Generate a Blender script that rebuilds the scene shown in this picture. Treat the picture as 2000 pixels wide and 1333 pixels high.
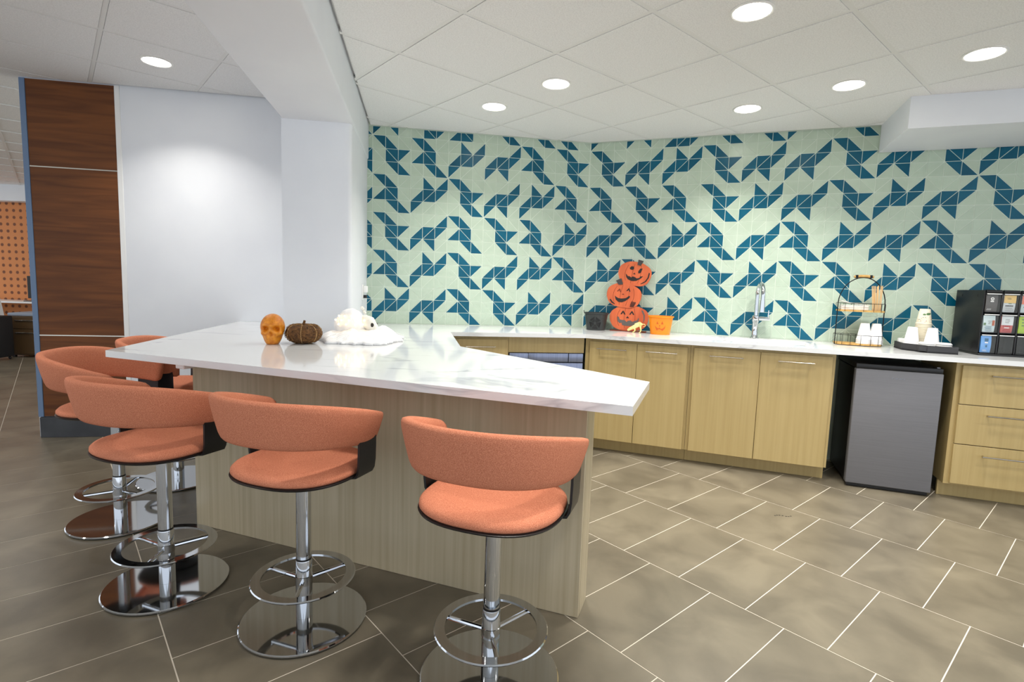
import bpy, bmesh, math, random
from mathutils import Vector, Matrix
from math import sin, cos, pi, radians, sqrt

# ------------------------------------------------------------------ camera, world, exposure
for o in list(bpy.data.objects):
    bpy.data.objects.remove(o, do_unlink=True)
SC = bpy.context.scene
COL = SC.collection
HC = 1.277                      # camera height
PITCH, ROLL, FPX = radians(5.948), radians(1.877), 1044.6
cd = bpy.data.cameras.new('camera')
cam = bpy.data.objects.new('camera', cd); COL.objects.link(cam)
cd.sensor_width = 36.0; cd.lens = 36.0*FPX/2000.0; cd.clip_start = 0.05; cd.clip_end = 60
_f = Vector((0, cos(PITCH), -sin(PITCH))); _r = Vector((1, 0, 0)); _u = Vector((0, sin(PITCH), cos(PITCH)))
_R = cos(ROLL)*_r + sin(ROLL)*_u; _U = -sin(ROLL)*_r + cos(ROLL)*_u
cam.matrix_world = Matrix(((_R.x, _U.x, -_f.x, 0), (_R.y, _U.y, -_f.y, 0), (_R.z, _U.z, -_f.z, HC), (0, 0, 0, 1)))
SC.camera = cam
W = bpy.data.worlds.new('world'); SC.world = W; W.use_nodes = True
_bg = W.node_tree.nodes['Background']; _bg.inputs[0].default_value = (0.86, 0.92, 1.0, 1); _bg.inputs[1].default_value = 1.15
SC.view_settings.view_transform = 'Standard'; SC.view_settings.look = 'None'
SC.view_settings.gamma = 1.0; SC.view_settings.use_curve_mapping = False
SC.view_settings.exposure = 0.42
LAMP_W = 7.5                   # power of one ceiling downlight
random.seed(7)

# ------------------------------------------------------------------ frames of the room
CX, CY = 0.625, 4.773           # inner corner of the two tiled walls
TA, TB = radians(9.97), radians(-20.06)
H = 2.5195                      # kitchen ceiling
HL = 2.645                      # ceiling over the bar's open side
Z = 0.921                       # worktop height
ZT = 0.925                      # where wall tiles start
GY = 0.8599; GX0, GY0, GT = -0.2755, 2.6046, 0.6096     # ceiling grid
FTH = -0.8594; FX0, FY0, FT = 1.1082, 3.7675, 0.3048    # floor tile grid

def W2(s, d, t): return Vector((CX + s*cos(t) + d*sin(t), CY + s*sin(t) - d*cos(t), 0))
def PA(s, d, z=0.0): v = W2(s, d, TA); v.z = z; return v
def PB(s, d, z=0.0): v = W2(s, d, TB); v.z = z; return v
def toA(x, y): dx, dy = x-CX, y-CY; return dx*cos(TA)+dy*sin(TA), dx*sin(TA)-dy*cos(TA)
def toB(x, y): dx, dy = x-CX, y-CY; return dx*cos(TB)+dy*sin(TB), dx*sin(TB)-dy*cos(TB)
def GC(a, b): return Vector((GX0 + (a*sin(GY) - b*cos(GY))*GT, GY0 + (a*cos(GY) + b*sin(GY))*GT, 0))
def project(p):
    q = Vector(p) - Vector((0, 0, HC)); w = q.dot(_f)
    if w < 0.1: return None
    return 1000 + FPX*q.dot(_R)/w, 666.5 - FPX*q.dot(_U)/w, w

# ------------------------------------------------------------------ materials
def lin(c):
    return tuple((v/12.92 if v <= 0.04045 else ((v+0.055)/1.055)**2.4) for v in (c[0]/255, c[1]/255, c[2]/255)) + (1.0,)
MATS = {}
def base(name, rgb, rough=0.5, metal=0.0, spec=0.5):
    m = bpy.data.materials.new(name); m.use_nodes = True
    b = m.node_tree.nodes['Principled BSDF']
    b.inputs['Base Color'].default_value = lin(rgb); b.inputs['Roughness'].default_value = rough
    b.inputs['Metallic'].default_value = metal; b.inputs['Specular IOR Level'].default_value = spec
    MATS[name] = m
    return m, m.node_tree, b
def noisy(name, c1, c2, scale=(20, 20, 20), rough=0.5, metal=0.0, bump=0.0, bscale=None, detail=4, coord='Object', spec=0.5, rand=0.0, lo=0.35, hi=0.65, dist=0.0):
    m, t, b = base(name, c1, rough, metal, spec); N = t.nodes; L = t.links
    if coord == 'World':
        src = N.new('ShaderNodeNewGeometry').outputs['Position']
    else:
        src = N.new('ShaderNodeTexCoord').outputs[coord]
    mp = N.new('ShaderNodeMapping'); mp.inputs['Scale'].default_value = scale; L.new(src, mp.inputs['Vector'])
    nz = N.new('ShaderNodeTexNoise'); nz.inputs['Scale'].default_value = 1.0; nz.inputs['Detail'].default_value = detail
    nz.inputs['Distortion'].default_value = dist
    L.new(mp.outputs[0], nz.inputs['Vector'])
    cr = N.new('ShaderNodeValToRGB'); cr.color_ramp.elements[0].position = lo; cr.color_ramp.elements[1].position = hi
    cr.color_ramp.elements[0].color = lin(c1); cr.color_ramp.elements[1].color = lin(c2)
    L.new(nz.outputs['Fac'], cr.inputs[0]); out = cr.outputs[0]
    if rand:
        oi = N.new('ShaderNodeObjectInfo'); mr = N.new('ShaderNodeMapRange')
        mr.inputs[3].default_value = 1-rand; mr.inputs[4].default_value = 1+rand
        L.new(oi.outputs['Random'], mr.inputs[0])
        hs = N.new('ShaderNodeHueSaturation'); L.new(mr.outputs[0], hs.inputs['Value']); L.new(out, hs.inputs['Color']); out = hs.outputs[0]
    L.new(out, b.inputs['Base Color'])
    if bump:
        n2 = N.new('ShaderNodeTexNoise'); n2.inputs['Scale'].default_value = 1.0; n2.inputs['Detail'].default_value = 3
        m2 = N.new('ShaderNodeMapping'); m2.inputs['Scale'].default_value = bscale or scale; L.new(src, m2.inputs['Vector']); L.new(m2.outputs[0], n2.inputs['Vector'])
        bp = N.new('ShaderNodeBump'); bp.inputs['Strength'].default_value = bump; bp.inputs['Distance'].default_value = 0.002
        L.new(n2.outputs['Fac'], bp.inputs['Height']); L.new(bp.outputs[0], b.inputs['Normal'])
    return m
def emit(name, rgb, strength):
    m, t, b = base(name, rgb, 0.5)
    b.inputs['Emission Color'].default_value = lin(rgb); b.inputs['Emission Strength'].default_value = strength
    return m
def glass(name, rgb, rough=0.05, alpha=0.25):
    m, t, b = base(name, rgb, rough); b.inputs['Alpha'].default_value = alpha
    return m

noisy('teal', (0, 84, 110), (0, 93, 119), (9, 9, 9), 0.28, spec=0.3, rand=0.10)
noisy('mint', (180, 198, 178), (190, 206, 188), (6, 6, 6), 0.25, rand=0.03)
base('wall_grout', (209, 221, 206), 0.7)
noisy('oak', (190, 168, 116), (179, 156, 104), (46, 46, 1.1), 0.38, bump=0.05, bscale=(160, 160, 3), detail=9, dist=0.15, lo=0.3, hi=0.7)
noisy('oak_cool_light', (186, 173, 146), (168, 154, 125), (46, 46, 1.0), 0.34, bump=0.05, bscale=(160, 160, 3), detail=9, dist=0.15, lo=0.3, hi=0.7)  # same oak as the cabinets, with cool light mixed into its colour
noisy('walnut', (120, 70, 30), (86, 47, 18), (1.6, 20, 22), 0.5, spec=0.3, detail=8, dist=0.7, bump=0.04, bscale=(4, 60, 90), lo=0.3, hi=0.7)
noisy('white_paint', (226, 229, 234), (230, 233, 237), (3, 3, 3), 0.55, bump=0.03, bscale=(120, 120, 120))
noisy('ceiling_panel', (240, 240, 239), (230, 230, 229), (160, 160, 160), 0.85, coord='World', bump=0.25, bscale=(240, 240, 240), lo=0.45, hi=0.6)
base('ceiling_bar', (232, 232, 230), 0.6)
noisy('floor_tile', (124, 116, 99), (100, 93, 79), (3.6, 3.6, 3.6), 0.33, coord='World', detail=9, rand=0.06, bump=0.05, bscale=(60, 60, 60), dist=0.5)
base('floor_grout', (222, 214, 198), 0.8)
noisy('base_tile', (66, 68, 72), (54, 56, 60), (8, 8, 8), 0.35, coord='World')
noisy('coral_fabric', (218, 144, 112), (190, 113, 84), (420, 420, 420), 0.92, bump=0.5, bscale=(700, 700, 700), detail=2, spec=0.2)
base('chrome', (205, 208, 212), 0.06, 1.0)
base('steel_brushed', (150, 152, 160), 0.32, 1.0)
base('handle_nickel', (196, 190, 178), 0.22, 1.0)
base('black_plastic', (22, 22, 24), 0.38)
base('black_matte', (14, 14, 15), 0.7)
noisy('fridge_steel', (119, 119, 123), (114, 114, 118), (4, 4, 260), 0.45, metal=0.15)
noisy('dishwasher_steel', (138, 146, 170), (126, 134, 158), (160, 4, 4), 0.28, metal=0.7)
base('blue_trim', (104, 128, 160), 0.5)
base('white_plastic', (238, 238, 236), 0.4)
base('foam', (243, 243, 244), 0.75)
base('paper', (240, 234, 226), 0.8); base('cup_paper', (234, 226, 204), 0.7)
noisy('bamboo', (205, 165, 96), (186, 142, 76), (40, 40, 6), 0.55)
noisy('stick_wood', (226, 190, 138), (208, 168, 116), (60, 60, 6), 0.7)
base('wire', (32, 32, 36), 0.45, 0.6)
noisy('skull_orange', (232, 150, 36), (200, 112, 18), (60, 60, 60), 0.3, metal=0.1, bump=0.9, bscale=(260, 260, 260))
noisy('twig', (116, 78, 40), (62, 38, 16), (60, 60, 60), 0.85, bump=0.8, bscale=(140, 140, 140))
noisy('twig_strand', (150, 108, 58), (96, 62, 28), (50, 50, 50), 0.85)
base('twine', (205, 168, 112), 0.8)
noisy('cotton', (246, 246, 246), (236, 237, 238), (30, 30, 30), 0.95, bump=0.6, bscale=(60, 60, 60))
base('bone', (236, 234, 224), 0.6)
base('socket_dark', (52, 46, 42), 0.8)
noisy('pumpkin_paint', (212, 104, 58), (186, 84, 44), (14, 14, 3), 0.6, bump=0.2, bscale=(120, 120, 40))
base('pumpkin_edge', (120, 48, 22), 0.7)
base('carve_dark', (26, 22, 22), 0.7)
base('carve_grey', (92, 86, 82), 0.6)
base('stem_dark', (56, 54, 56), 0.6)
base('bucket_black', (44, 48, 48), 0.45)
base('bucket_orange', (238, 138, 12), 0.4)
base('carve_orange', (204, 88, 4), 0.5)
base('rat_yellow', (232, 226, 150), 0.55)
emit('lamp_glow', (255, 246, 232), 14.0)
emit('bulb_glow', (255, 214, 150), 5.5)
glass('clear_plastic', (200, 204, 204), 0.08, 0.06)
base('tray_black', (46, 46, 48), 0.5)
base('cord_grey', (70, 68, 66), 0.6)
base('orange_screen', (196, 120, 62), 0.7)
base('drawer_brown', (84, 60, 28), 0.5)
base('cushion_grey', (150, 158, 172), 0.8)
base('pkt_charcoal', (76, 72, 70), 0.35); base('pkt_yellow', (226, 190, 112), 0.4); base('pkt_white', (214, 220, 222), 0.4)
base('pkt_pale', (206, 222, 224), 0.4); base('pkt_red', (206, 104, 100), 0.4); base('pkt_blue', (104, 166, 230), 0.4)
base('pkt_green', (178, 208, 62), 0.4); base('pkt_coral', (232, 128, 104), 0.4); base('pkt_bottle', (176, 84, 40), 0.4)
base('ink_dark', (44, 42, 42), 0.6); base('ink_white', (232, 232, 230), 0.6); base('ink_red', (176, 44, 48), 0.6); base('ink_teal', (30, 96, 130), 0.6)
base('napkin_tint', (236, 230, 222), 0.8); base('ink_leaf', (92, 128, 82), 0.6)

# white quartz with soft grey veins
def quartz():
    m, t, b = base('quartz', (240, 241, 241), 0.09); N = t.nodes; L = t.links
    g = N.new('ShaderNodeNewGeometry')
    def vein(scale, off, width, rot):
        mp = N.new('ShaderNodeMapping'); mp.inputs['Scale'].default_value = scale; mp.inputs['Location'].default_value = off; mp.inputs['Rotation'].default_value = (0, 0, rot)
        L.new(g.outputs['Position'], mp.inputs['Vector'])
        n = N.new('ShaderNodeTexNoise'); n.inputs['Scale'].default_value = 1; n.inputs['Detail'].default_value = 5; n.inputs['Distortion'].default_value = 0.6
        L.new(mp.outputs[0], n.inputs['Vector'])
        a = N.new('ShaderNodeMath'); a.operation = 'SUBTRACT'; a.inputs[1].default_value = 0.5; L.new(n.outputs['Fac'], a.inputs[0])
        c = N.new('ShaderNodeMath'); c.operation = 'ABSOLUTE'; L.new(a.outputs[0], c.inputs[0])
        r = N.new('ShaderNodeMapRange'); r.inputs[1].default_value = 0; r.inputs[2].default_value = width; r.inputs[3].default_value = 1; r.inputs[4].default_value = 0
        L.new(c.outputs[0], r.inputs[0]); return r.outputs[0]
    v1 = vein((0.9, 2.4, 3), (3.1, 1.7, 0), 0.018, 0.5)
    n3 = N.new('ShaderNodeTexNoise'); n3.inputs['Scale'].default_value = 1.6; L.new(g.outputs['Position'], n3.inputs['Vector'])
    r3 = N.new('ShaderNodeMapRange'); r3.inputs[1].default_value = 0.42; r3.inputs[2].default_value = 0.62; L.new(n3.outputs['Fac'], r3.inputs[0])
    mu = N.new('ShaderNodeMath'); mu.operation = 'MULTIPLY'; L.new(v1, mu.inputs[0]); L.new(r3.outputs[0], mu.inputs[1])
    mx = N.new('ShaderNodeMix'); mx.data_type = 'RGBA'; mx.inputs[6].default_value = lin((229, 231, 232)); mx.inputs[7].default_value = lin((184, 186, 190))
    L.new(mu.outputs[0], mx.inputs[0]); L.new(mx.outputs[2], b.inputs['Base Color'])
quartz()

# perforated orange screen wall of the far room: round dark holes in a lattice, with cross-shaped edges
def dotted():
    m, t, b = base('screen_dots', (200, 124, 66), 0.65); N = t.nodes; L = t.links
    tc = N.new('ShaderNodeTexCoord'); mp = N.new('ShaderNodeMapping'); mp.inputs['Scale'].default_value = (8.6, 1, 8.6)
    L.new(tc.outputs['Object'], mp.inputs['Vector']); fr = N.new('ShaderNodeVectorMath'); fr.operation = 'FRACTION'; L.new(mp.outputs[0], fr.inputs[0])
    sb = N.new('ShaderNodeVectorMath'); sb.operation = 'SUBTRACT'; sb.inputs[1].default_value = (0.5, 0, 0.5); L.new(fr.outputs[0], sb.inputs[0])
    ml = N.new('ShaderNodeVectorMath'); ml.operation = 'MULTIPLY'; ml.inputs[1].default_value = (1, 0, 1); L.new(sb.outputs[0], ml.inputs[0])
    ln = N.new('ShaderNodeVectorMath'); ln.operation = 'LENGTH'; L.new(ml.outputs[0], ln.inputs[0])
    rp = N.new('ShaderNodeValToRGB'); rp.color_ramp.elements[0].position = 0.18; rp.color_ramp.elements[1].position = 0.27
    rp.color_ramp.elements[0].color = lin((112, 60, 28)); rp.color_ramp.elements[1].color = lin((205, 130, 72))
    L.new(ln.outputs['Value'], rp.inputs[0]); L.new(rp.outputs[0], b.inputs['Base Color'])
dotted()

# ------------------------------------------------------------------ mesh helpers
def BM(): return bmesh.new()
def obj(name, bm, mat, parent=None, loc=(0, 0, 0), rz=0.0, smooth=True, ang=38):
    me = bpy.data.meshes.new(name)
    bmesh.ops.recalc_face_normals(bm, faces=bm.faces)
    bm.to_mesh(me); bm.free()
    if smooth:
        for p in me.polygons: p.use_smooth = True
        me.set_sharp_from_angle(angle=radians(ang))
    me.materials.append(MATS[mat])
    return mobj(name, me, parent, loc, rz)
def mobj(name, me, parent=None, loc=(0, 0, 0), rz=0.0):
    o = bpy.data.objects.new(name, me); COL.objects.link(o)
    o.location = loc; o.rotation_euler = (0, 0, rz)
    if parent is not None: o.parent = parent
    return o
def tag(o, label, cat, group=None):
    o['label'] = label; o['category'] = cat
    if group: o['group'] = group
    return o
def thing(name, label, cat, loc=(0, 0, 0), rz=0.0, group=None):
    o = bpy.data.objects.new(name, None); COL.objects.link(o); o.empty_display_size = 0.05
    o.location = loc; o.rotation_euler = (0, 0, rz)
    return tag(o, label, cat, group)
def struct(o): o['kind'] = 'structure'; return o
def stuff(o): o['kind'] = 'stuff'; return o
def dup(o, parent=None, label=None, group=None, loc=None, rz=None):
    c = o.copy(); COL.objects.link(c)
    if parent is not None: c.parent = parent
    if loc is not None: c.location = loc
    if rz is not None: c.rotation_euler = (0, 0, rz)
    if label: c['label'] = label
    if group: c['group'] = group
    for ch in list(o.children): dup(ch, c)
    return c
def bx(bm, x0, x1, y0, y1, z0, z1, bev=0.0, seg=2):
    vs = bmesh.ops.create_cube(bm, size=1.0)['verts']
    for v in vs:
        v.co = Vector((x0 if v.co.x < 0 else x1, y0 if v.co.y < 0 else y1, z0 if v.co.z < 0 else z1))
    if bev:
        es = list({e for v in vs for e in v.link_edges})
        bmesh.ops.bevel(bm, geom=es, offset=bev, segments=seg, affect='EDGES', profile=0.5)
    return bm
def grid(bm, P, cu=False, cv=False, cap=False):
    V = [[bm.verts.new(p) for p in row] for row in P]
    n, k = len(V), len(V[0])
    for i in range(n if cu else n-1):
        for j in range(k if cv else k-1):
            a, b, c, d = V[i][j], V[i][(j+1) % k], V[(i+1) % n][(j+1) % k], V[(i+1) % n][j]
            try: bm.faces.new((a, b, c, d))
            except ValueError: pass
    if cap:
        for row in (V[0], V[-1]):
            try: bm.faces.new(row)
            except ValueError: pass
    return bm
def lathe(bm, prof, n=28, c=(0, 0, 0), sx=1.0, sy=1.0, ring=False):
    P = [[(c[0] + max(r, 1e-5)*sx*cos(2*pi*j/n), c[1] + max(r, 1e-5)*sy*sin(2*pi*j/n), c[2] + z) for j in range(n)] for r, z in prof]
    grid(bm, P, ring, True, not ring)
    return bm
def tube(bm, pts, r, n=8, closed=False):
    pts = [Vector(p) for p in pts]; k = len(pts); rs = r if isinstance(r, (list, tuple)) else [r]*k
    T = []
    for i in range(k):
        a = pts[(i-1) % k] if (closed or i > 0) else pts[i]; b = pts[(i+1) % k] if (closed or i < k-1) else pts[i]
        T.append((b-a).normalized())
    u = T[0].orthogonal().normalized(); P = []
    for i in range(k):
        u = (u - T[i]*u.dot(T[i])).normalized(); w = T[i].cross(u)
        P.append([tuple(pts[i] + rs[i]*(cos(2*pi*j/n)*u + sin(2*pi*j/n)*w)) for j in range(n)])
    grid(bm, P, closed, True, not closed)
    return bm
def prism(bm, poly, z0, z1, mat=None):
    a = [bm.verts.new((p[0], p[1], z0)) for p in poly]; b = [bm.verts.new((p[0], p[1], z1)) for p in poly]
    if mat is not None:
        for v in a+b: v.co = mat @ v.co
    n = len(poly)
    bm.faces.new(a[::-1]); bm.faces.new(b)
    for i in range(n): bm.faces.new((a[i], a[(i+1) % n], b[(i+1) % n], b[i]))
    return bm
def clip(poly, n, c):       # keep points with n.p >= c
    out = []
    for i in range(len(poly)):
        p, q = poly[i], poly[(i+1) % len(poly)]
        dp, dq = n[0]*p[0]+n[1]*p[1]-c, n[0]*q[0]+n[1]*q[1]-c
        if dp >= 0: out.append(p)
        if (dp >= 0) != (dq >= 0):
            t = dp/(dp-dq); out.append((p[0]+t*(q[0]-p[0]), p[1]+t*(q[1]-p[1])))
    return out
def area(poly):
    return 0.5*sum(poly[i][0]*poly[(i+1) % len(poly)][1]-poly[(i+1) % len(poly)][0]*poly[i][1] for i in range(len(poly)))
def inset(poly, g):         # shrink a convex polygon by g
    if area(poly) < 0: poly = poly[::-1]
    out = poly
    for i in range(len(poly)):
        p, q = poly[i], poly[(i+1) % len(poly)]
        ex, ey = q[0]-p[0], q[1]-p[1]; l = sqrt(ex*ex+ey*ey)
        if l < 1e-6: continue
        n = (-ey/l, ex/l); out = clip(out, n, n[0]*p[0]+n[1]*p[1]+g)
        if len(out) < 3: return []
    return out
def halfplanesA(smin=None, smax=None, dmin=None, dmax=None, f=None, t=TA):
    e = (cos(t), sin(t)); d = (sin(t), -cos(t)); hp = []
    ce = e[0]*CX+e[1]*CY; cdd = d[0]*CX+d[1]*CY
    if smin is not None: hp.append((e, ce+smin))
    if smax is not None: hp.append(((-e[0], -e[1]), -(ce+smax)))
    if dmin is not None: hp.append((d, cdd+dmin))
    if dmax is not None: hp.append(((-d[0], -d[1]), -(cdd+dmax)))
    return hp

# ------------------------------------------------------------------ the setting: floor
bm = BM(); bx(bm, -12, 6.5, -3.5, 12.5, -0.12, -0.0009)
floor = struct(obj('floor', bm, 'floor_grout', smooth=False))
e = (cos(FTH), sin(FTH)); nn = (sin(FTH), -cos(FTH)); cand = []
for k in range(-14, 16):
    o5 = 0.5 if k % 2 == 0 else 0.0
    for i in range(-34, 34):
        c = ((i+o5+0.5)*FT, (k+0.5)*2*FT); x = FX0+c[0]*e[0]+c[1]*nn[0]; y = FY0+c[0]*e[1]+c[1]*nn[1]
        if not (-11.5 < x < 6 and -3 < y < 12): continue
        if toA(x, y)[1] < -0.15 and toA(x, y)[0] > -4.0: continue
        if toB(x, y)[1] < -0.15 and toB(x, y)[0] > 0: continue
        pr = project((x, y, 0)); vis = 0.0
        if pr and -120 < pr[0] < 2120 and -100 < pr[1] < 1500: vis = 1.0/pr[2]**2
        cand.append((vis, x, y))
cand.sort(key=lambda q: -q[0])
def tilebm(bm, x, y):
    g = 0.0021; a, b = FT/2-g, FT-g
    pts = [(x+u*e[0]+v*nn[0], y+u*e[1]+v*nn[1]) for u, v in ((-a, -b), (a, -b), (a, b), (-a, b))]
    if area(pts) < 0: pts.reverse()
    return prism(bm, pts, -0.012, 0.0)
b0 = BM(); tilebm(b0, 0, 0); me = bpy.data.meshes.new('floor_tile'); b0.to_mesh(me); b0.free(); me.materials.append(MATS['floor_tile'])
for v, x, y in cand[:300]: mobj('floor_tile', me, floor, (x, y, 0))
bm = BM()
for v, x, y in cand[300:]: tilebm(bm, x, y)
stuff(obj('distant_floor_tiles', bm, 'floor_tile', floor, smooth=False))

# ------------------------------------------------------------------ tiled walls
TH = 0.0012
ORI = {'LL': ((0, 0), (1, 0), (0, 1)), 'LR': ((0, 0), (1, 0), (1, 1)), 'UL': ((0, 0), (1, 1), (0, 1)), 'UR': ((1, 0), (1, 1), (0, 1))}
OPP = {'LL': 'UR', 'UR': 'LL', 'LR': 'UL', 'UL': 'LR'}
ROTO = {'LL': 'UL', 'UL': 'UR', 'UR': 'LR', 'LR': 'LL'}      # turned a quarter clockwise
# motif A: (row from top, column) -> teal triangles; second value is the mint diagonal for plain cells
MA = {(0, 0): ((), 'LR'), (0, 1): (('LL',), 0), (0, 2): (('LR',), 0), (1, 0): (('LR',), 0), (1, 1): (('LR', 'UL'), 0), (1, 2): (('UL',), 0),
      (2, 0): (('UL',), 0), (2, 1): ((), 'LR'), (2, 2): ((), 'LL')}
def turn(M):
    return {(c, 2-r): (tuple(ROTO[x] for x in v[0]), ROTO[v[1]] if v[1] else 0) for (r, c), v in M.items()}
MOT = {'A': MA}; MOT['C'] = turn(MA); MOT['B'] = turn(MOT['C']); MOT['D'] = turn(MOT['B'])
WALLA = ['CDABDC', 'DACBAD', 'CBDCDA', 'DACBAD', 'ABDCAB']                  # rows from the top, first column ends at the pier side
WALLA0 = [('B', 1), ('A', 0), ('C', 1), ('A', 0), ('A', 1)]                 # sliver beside the pier
TOPA0 = ('D', 2, 1); TOPA = [('B', 2), ('C', 1), ('D', 1), ('C', 2), ('C', 2), ('C', 0)]
WALLB = ['CBACBBCBCACB', 'DCDCABCABCAD', 'BDADBDABDABC', 'ACBCACDACDBA', 'BCADBDABDACB']
TOPB = [('A', 2), ('B', 2), ('A', 1), ('C', 2), ('C', 2), ('A', 2), ('C', 2), ('B', 2), ('C', 1), ('A', 1), ('B', 2), ('C', 2)]
CELL = 0.1016
TRI = {}
def tri_mesh(k, mat):
    if (k, mat) not in TRI:
        p = inset([(x*CELL, y*CELL) for x, y in ORI[k]], 0.0021); b = BM()
        M = Matrix(((1, 0, 0, 0), (0, 0, -1, 0), (0, 1, 0, 0), (0, 0, 0, 1)))
        prism(b, p, 0.0, TH, M); bmesh.ops.recalc_face_normals(b, faces=b.faces)
        me = bpy.data.meshes.new(mat+'_tile'); b.to_mesh(me); b.free(); me.materials.append(MATS[mat]); TRI[(k, mat)] = me
    return TRI[(k, mat)]
def tile_wall(root, cells, t, smin, smax, hz):
    M = Matrix(((1, 0, 0, 0), (0, 0, -1, 0), (0, 1, 0, 0), (0, 0, 0, 1))); lst = []
    for (s0, z0, teal, diag) in cells:
        a = teal[0] if teal else diag
        for k in (a, OPP[a]):
            mat = 'teal' if k in teal else 'mint'
            w = W2(s0+CELL/2, 0, t); pr = project((w.x, w.y, z0+CELL/2)); vis = -1.0
            if pr and -30 < pr[0] < 2030 and 0 < pr[1] < 1333: vis = 1.0/pr[2]
            lst.append((vis, mat, k, s0, z0))
    for mat in ('teal', 'mint'):
        L = sorted([q for q in lst if q[1] == mat], key=lambda q: -q[0]); rest = BM(); n = 0
        for vis, _, k, s0, z0 in L:
            poly = [(s0+x*CELL, z0+y*CELL) for x, y in ORI[k]]
            cut = z0+CELL > hz or s0 < smin or s0+CELL > smax
            p = clip(clip(clip(poly, (0, -1), -hz), (1, 0), smin), (-1, 0), -smax) if cut else poly
            if len(p) < 3 or abs(area(p)) < 1e-5: continue
            if n < 300 and vis > 0:
                n += 1
                if cut:
                    q = inset(p, 0.0021)
                    if len(q) < 3: continue
                    b = BM(); prism(b, q, 0.0, TH, M); obj(mat+'_tile', b, mat, root, smooth=False)
                else:
                    mobj(mat+'_tile', tri_mesh(k, mat), root, (s0, 0, z0))
            else:
                q = inset(p, 0.0021)
                if len(q) >= 3: prism(rest, q, 0.0, TH, M)
        if len(rest.verts): stuff(obj(mat+'_tiles_further_off', rest, mat, root, smooth=False))
        else: rest.free()
def cells_for(rows, top, s_of):
    out = []
    for r, row in enumerate(rows):
        for c, ch in enumerate(row):
            for (i, j), (teal, diag) in MOT[ch].items():
                out.append((s_of(c)+j*CELL, ZT+(4-r)*0.3048+(2-i)*CELL, teal, diag))
    for c, (ch, i) in enumerate(top):
        for j in range(3):
            teal, diag = MOT[ch][(i, j)]; out.append((s_of(c)+j*CELL, ZT+5*0.3048, teal, diag))
    return out
SP = -1.872                     # side face of the pier
bm = BM(); bx(bm, -2.30, 0.02, 0.0, 0.14, 0, H+0.35)
wall_a = struct(obj('wall_back', bm, 'wall_grout', loc=(CX, CY, 0), rz=TA, smooth=False))
ca = cells_for(WALLA, TOPA, lambda c: -6*0.3048+c*0.3048)
for r, (ch, j) in enumerate(WALLA0):
    for i in range(3):
        teal, diag = MOT[ch][(i, j)]; ca.append((-6*0.3048-CELL, ZT+(4-r)*0.3048+(2-i)*CELL, teal, diag))
teal, diag = MOT['D'][(0, 1)]; ca.append((-6*0.3048-CELL, ZT+5*0.3048, teal, diag))
tile_wall(wall_a, ca, TA, SP+0.001, -0.002, H-0.002)
bm = BM(); bx(bm, -0.02, 5.2, 0.0, 0.14, 0, H+0.35)
wall_b = struct(obj('wall_right', bm, 'wall_grout', loc=(CX, CY, 0), rz=TB, smooth=False))
tile_wall(wall_b, cells_for(WALLB, TOPB, lambda c: 0.004+c*0.3048), TB, 0.002, 3.66, H-0.002)

# ------------------------------------------------------------------ pier, beam, bulkhead
def roundpoly(x0, x1, y0, y1, r, corners):
    P = []
    for cx, cy, a, k in ((x1, y1, 0, 'ne'), (x0, y1, 90, 'nw'), (x0, y0, 180, 'sw'), (x1, y0, 270, 'se')):
        if k in corners:
            ox = cx + (-r if 'e' in k else r); oy = cy + (-r if 'n' in k else r)
            for q in range(9): th = radians(a+q*11.25); P.append((ox+r*cos(th), oy+r*sin(th)))
        else: P.append((cx, cy))
    return P
ZS, PD, SPL = 2.25, 1.0, -2.29   # beam underside, pier front, pier far side
bm = BM(); prism(bm, roundpoly(SPL, SP, -PD, -0.001, 0.03, ('se',)), 0, ZS)
struct(obj('wall_pier', bm, 'white_paint', loc=(CX, CY, 0), rz=TA))
bm = BM(); bx(bm, SPL, SP+0.012, -6.6, -0.001, ZS, 2.9, 0.012, 3)
struct(obj('ceiling_beam', bm, 'white_paint', loc=(CX, CY, 0), rz=TA))
bm = BM(); bx(bm, 2.137, 5.2, -0.622, -0.008, 2.327, H+0.2)
struct(obj('ceiling_bulkhead', bm, 'white_paint', loc=(CX, CY, 0), rz=TB, smooth=False))

# ------------------------------------------------------------------ ceilings: panels and T-bars
def ceiling(name, hz, hps, arange, brange, plate):
    bm = BM(); prism(bm, plate, hz+0.03, hz+0.1)
    root = struct(obj(name, bm, 'ceiling_panel', smooth=False))
    def cut(poly):
        for n, c in hps:
            poly = clip(poly, n, c)
            if len(poly) < 3: return []
        return poly
    for a in range(*arange):
        for b in range(*brange):
            P = [GC(a+u, b+v) for u, v in ((0, 0), (1, 0), (1, 1), (0, 1))]
            p = cut([(q.x, q.y) for q in P])
            if len(p) < 3 or abs(area(p)) < 0.002: continue
            p = inset(p, 0.0135)
            if len(p) < 3: continue
            bm = BM(); prism(bm, p, hz, hz+0.016); obj('ceiling_panel', bm, 'ceiling_panel', root, smooth=False)
    def bar(P, w):
        p = cut([(q.x, q.y) for q in P])
        if len(p) < 3 or abs(area(p)) < 1e-4: return
        if area(p) < 0: p.reverse()
        bm = BM(); prism(bm, p, hz+w, hz+0.012); obj('ceiling_grid_bar', bm, 'ceiling_bar', root, smooth=False)
    hw = 0.012/GT
    for b in range(brange[0], brange[1]+1):
        bar([GC(arange[0], b-hw), GC(arange[1], b-hw), GC(arange[1], b+hw), GC(arange[0], b+hw)], 0.002)
    for a in range(arange[0], arange[1]+1):
        bar([GC(a-hw, brange[0]), GC(a+hw, brange[0]), GC(a+hw, brange[1]), GC(a-hw, brange[1])], 0.0025)
    return root
hpK = halfplanesA(smin=SP+0.014, dmin=0.003, dmax=6.4) + halfplanesA(dmin=0.003, smax=5.1, t=TB)
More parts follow.
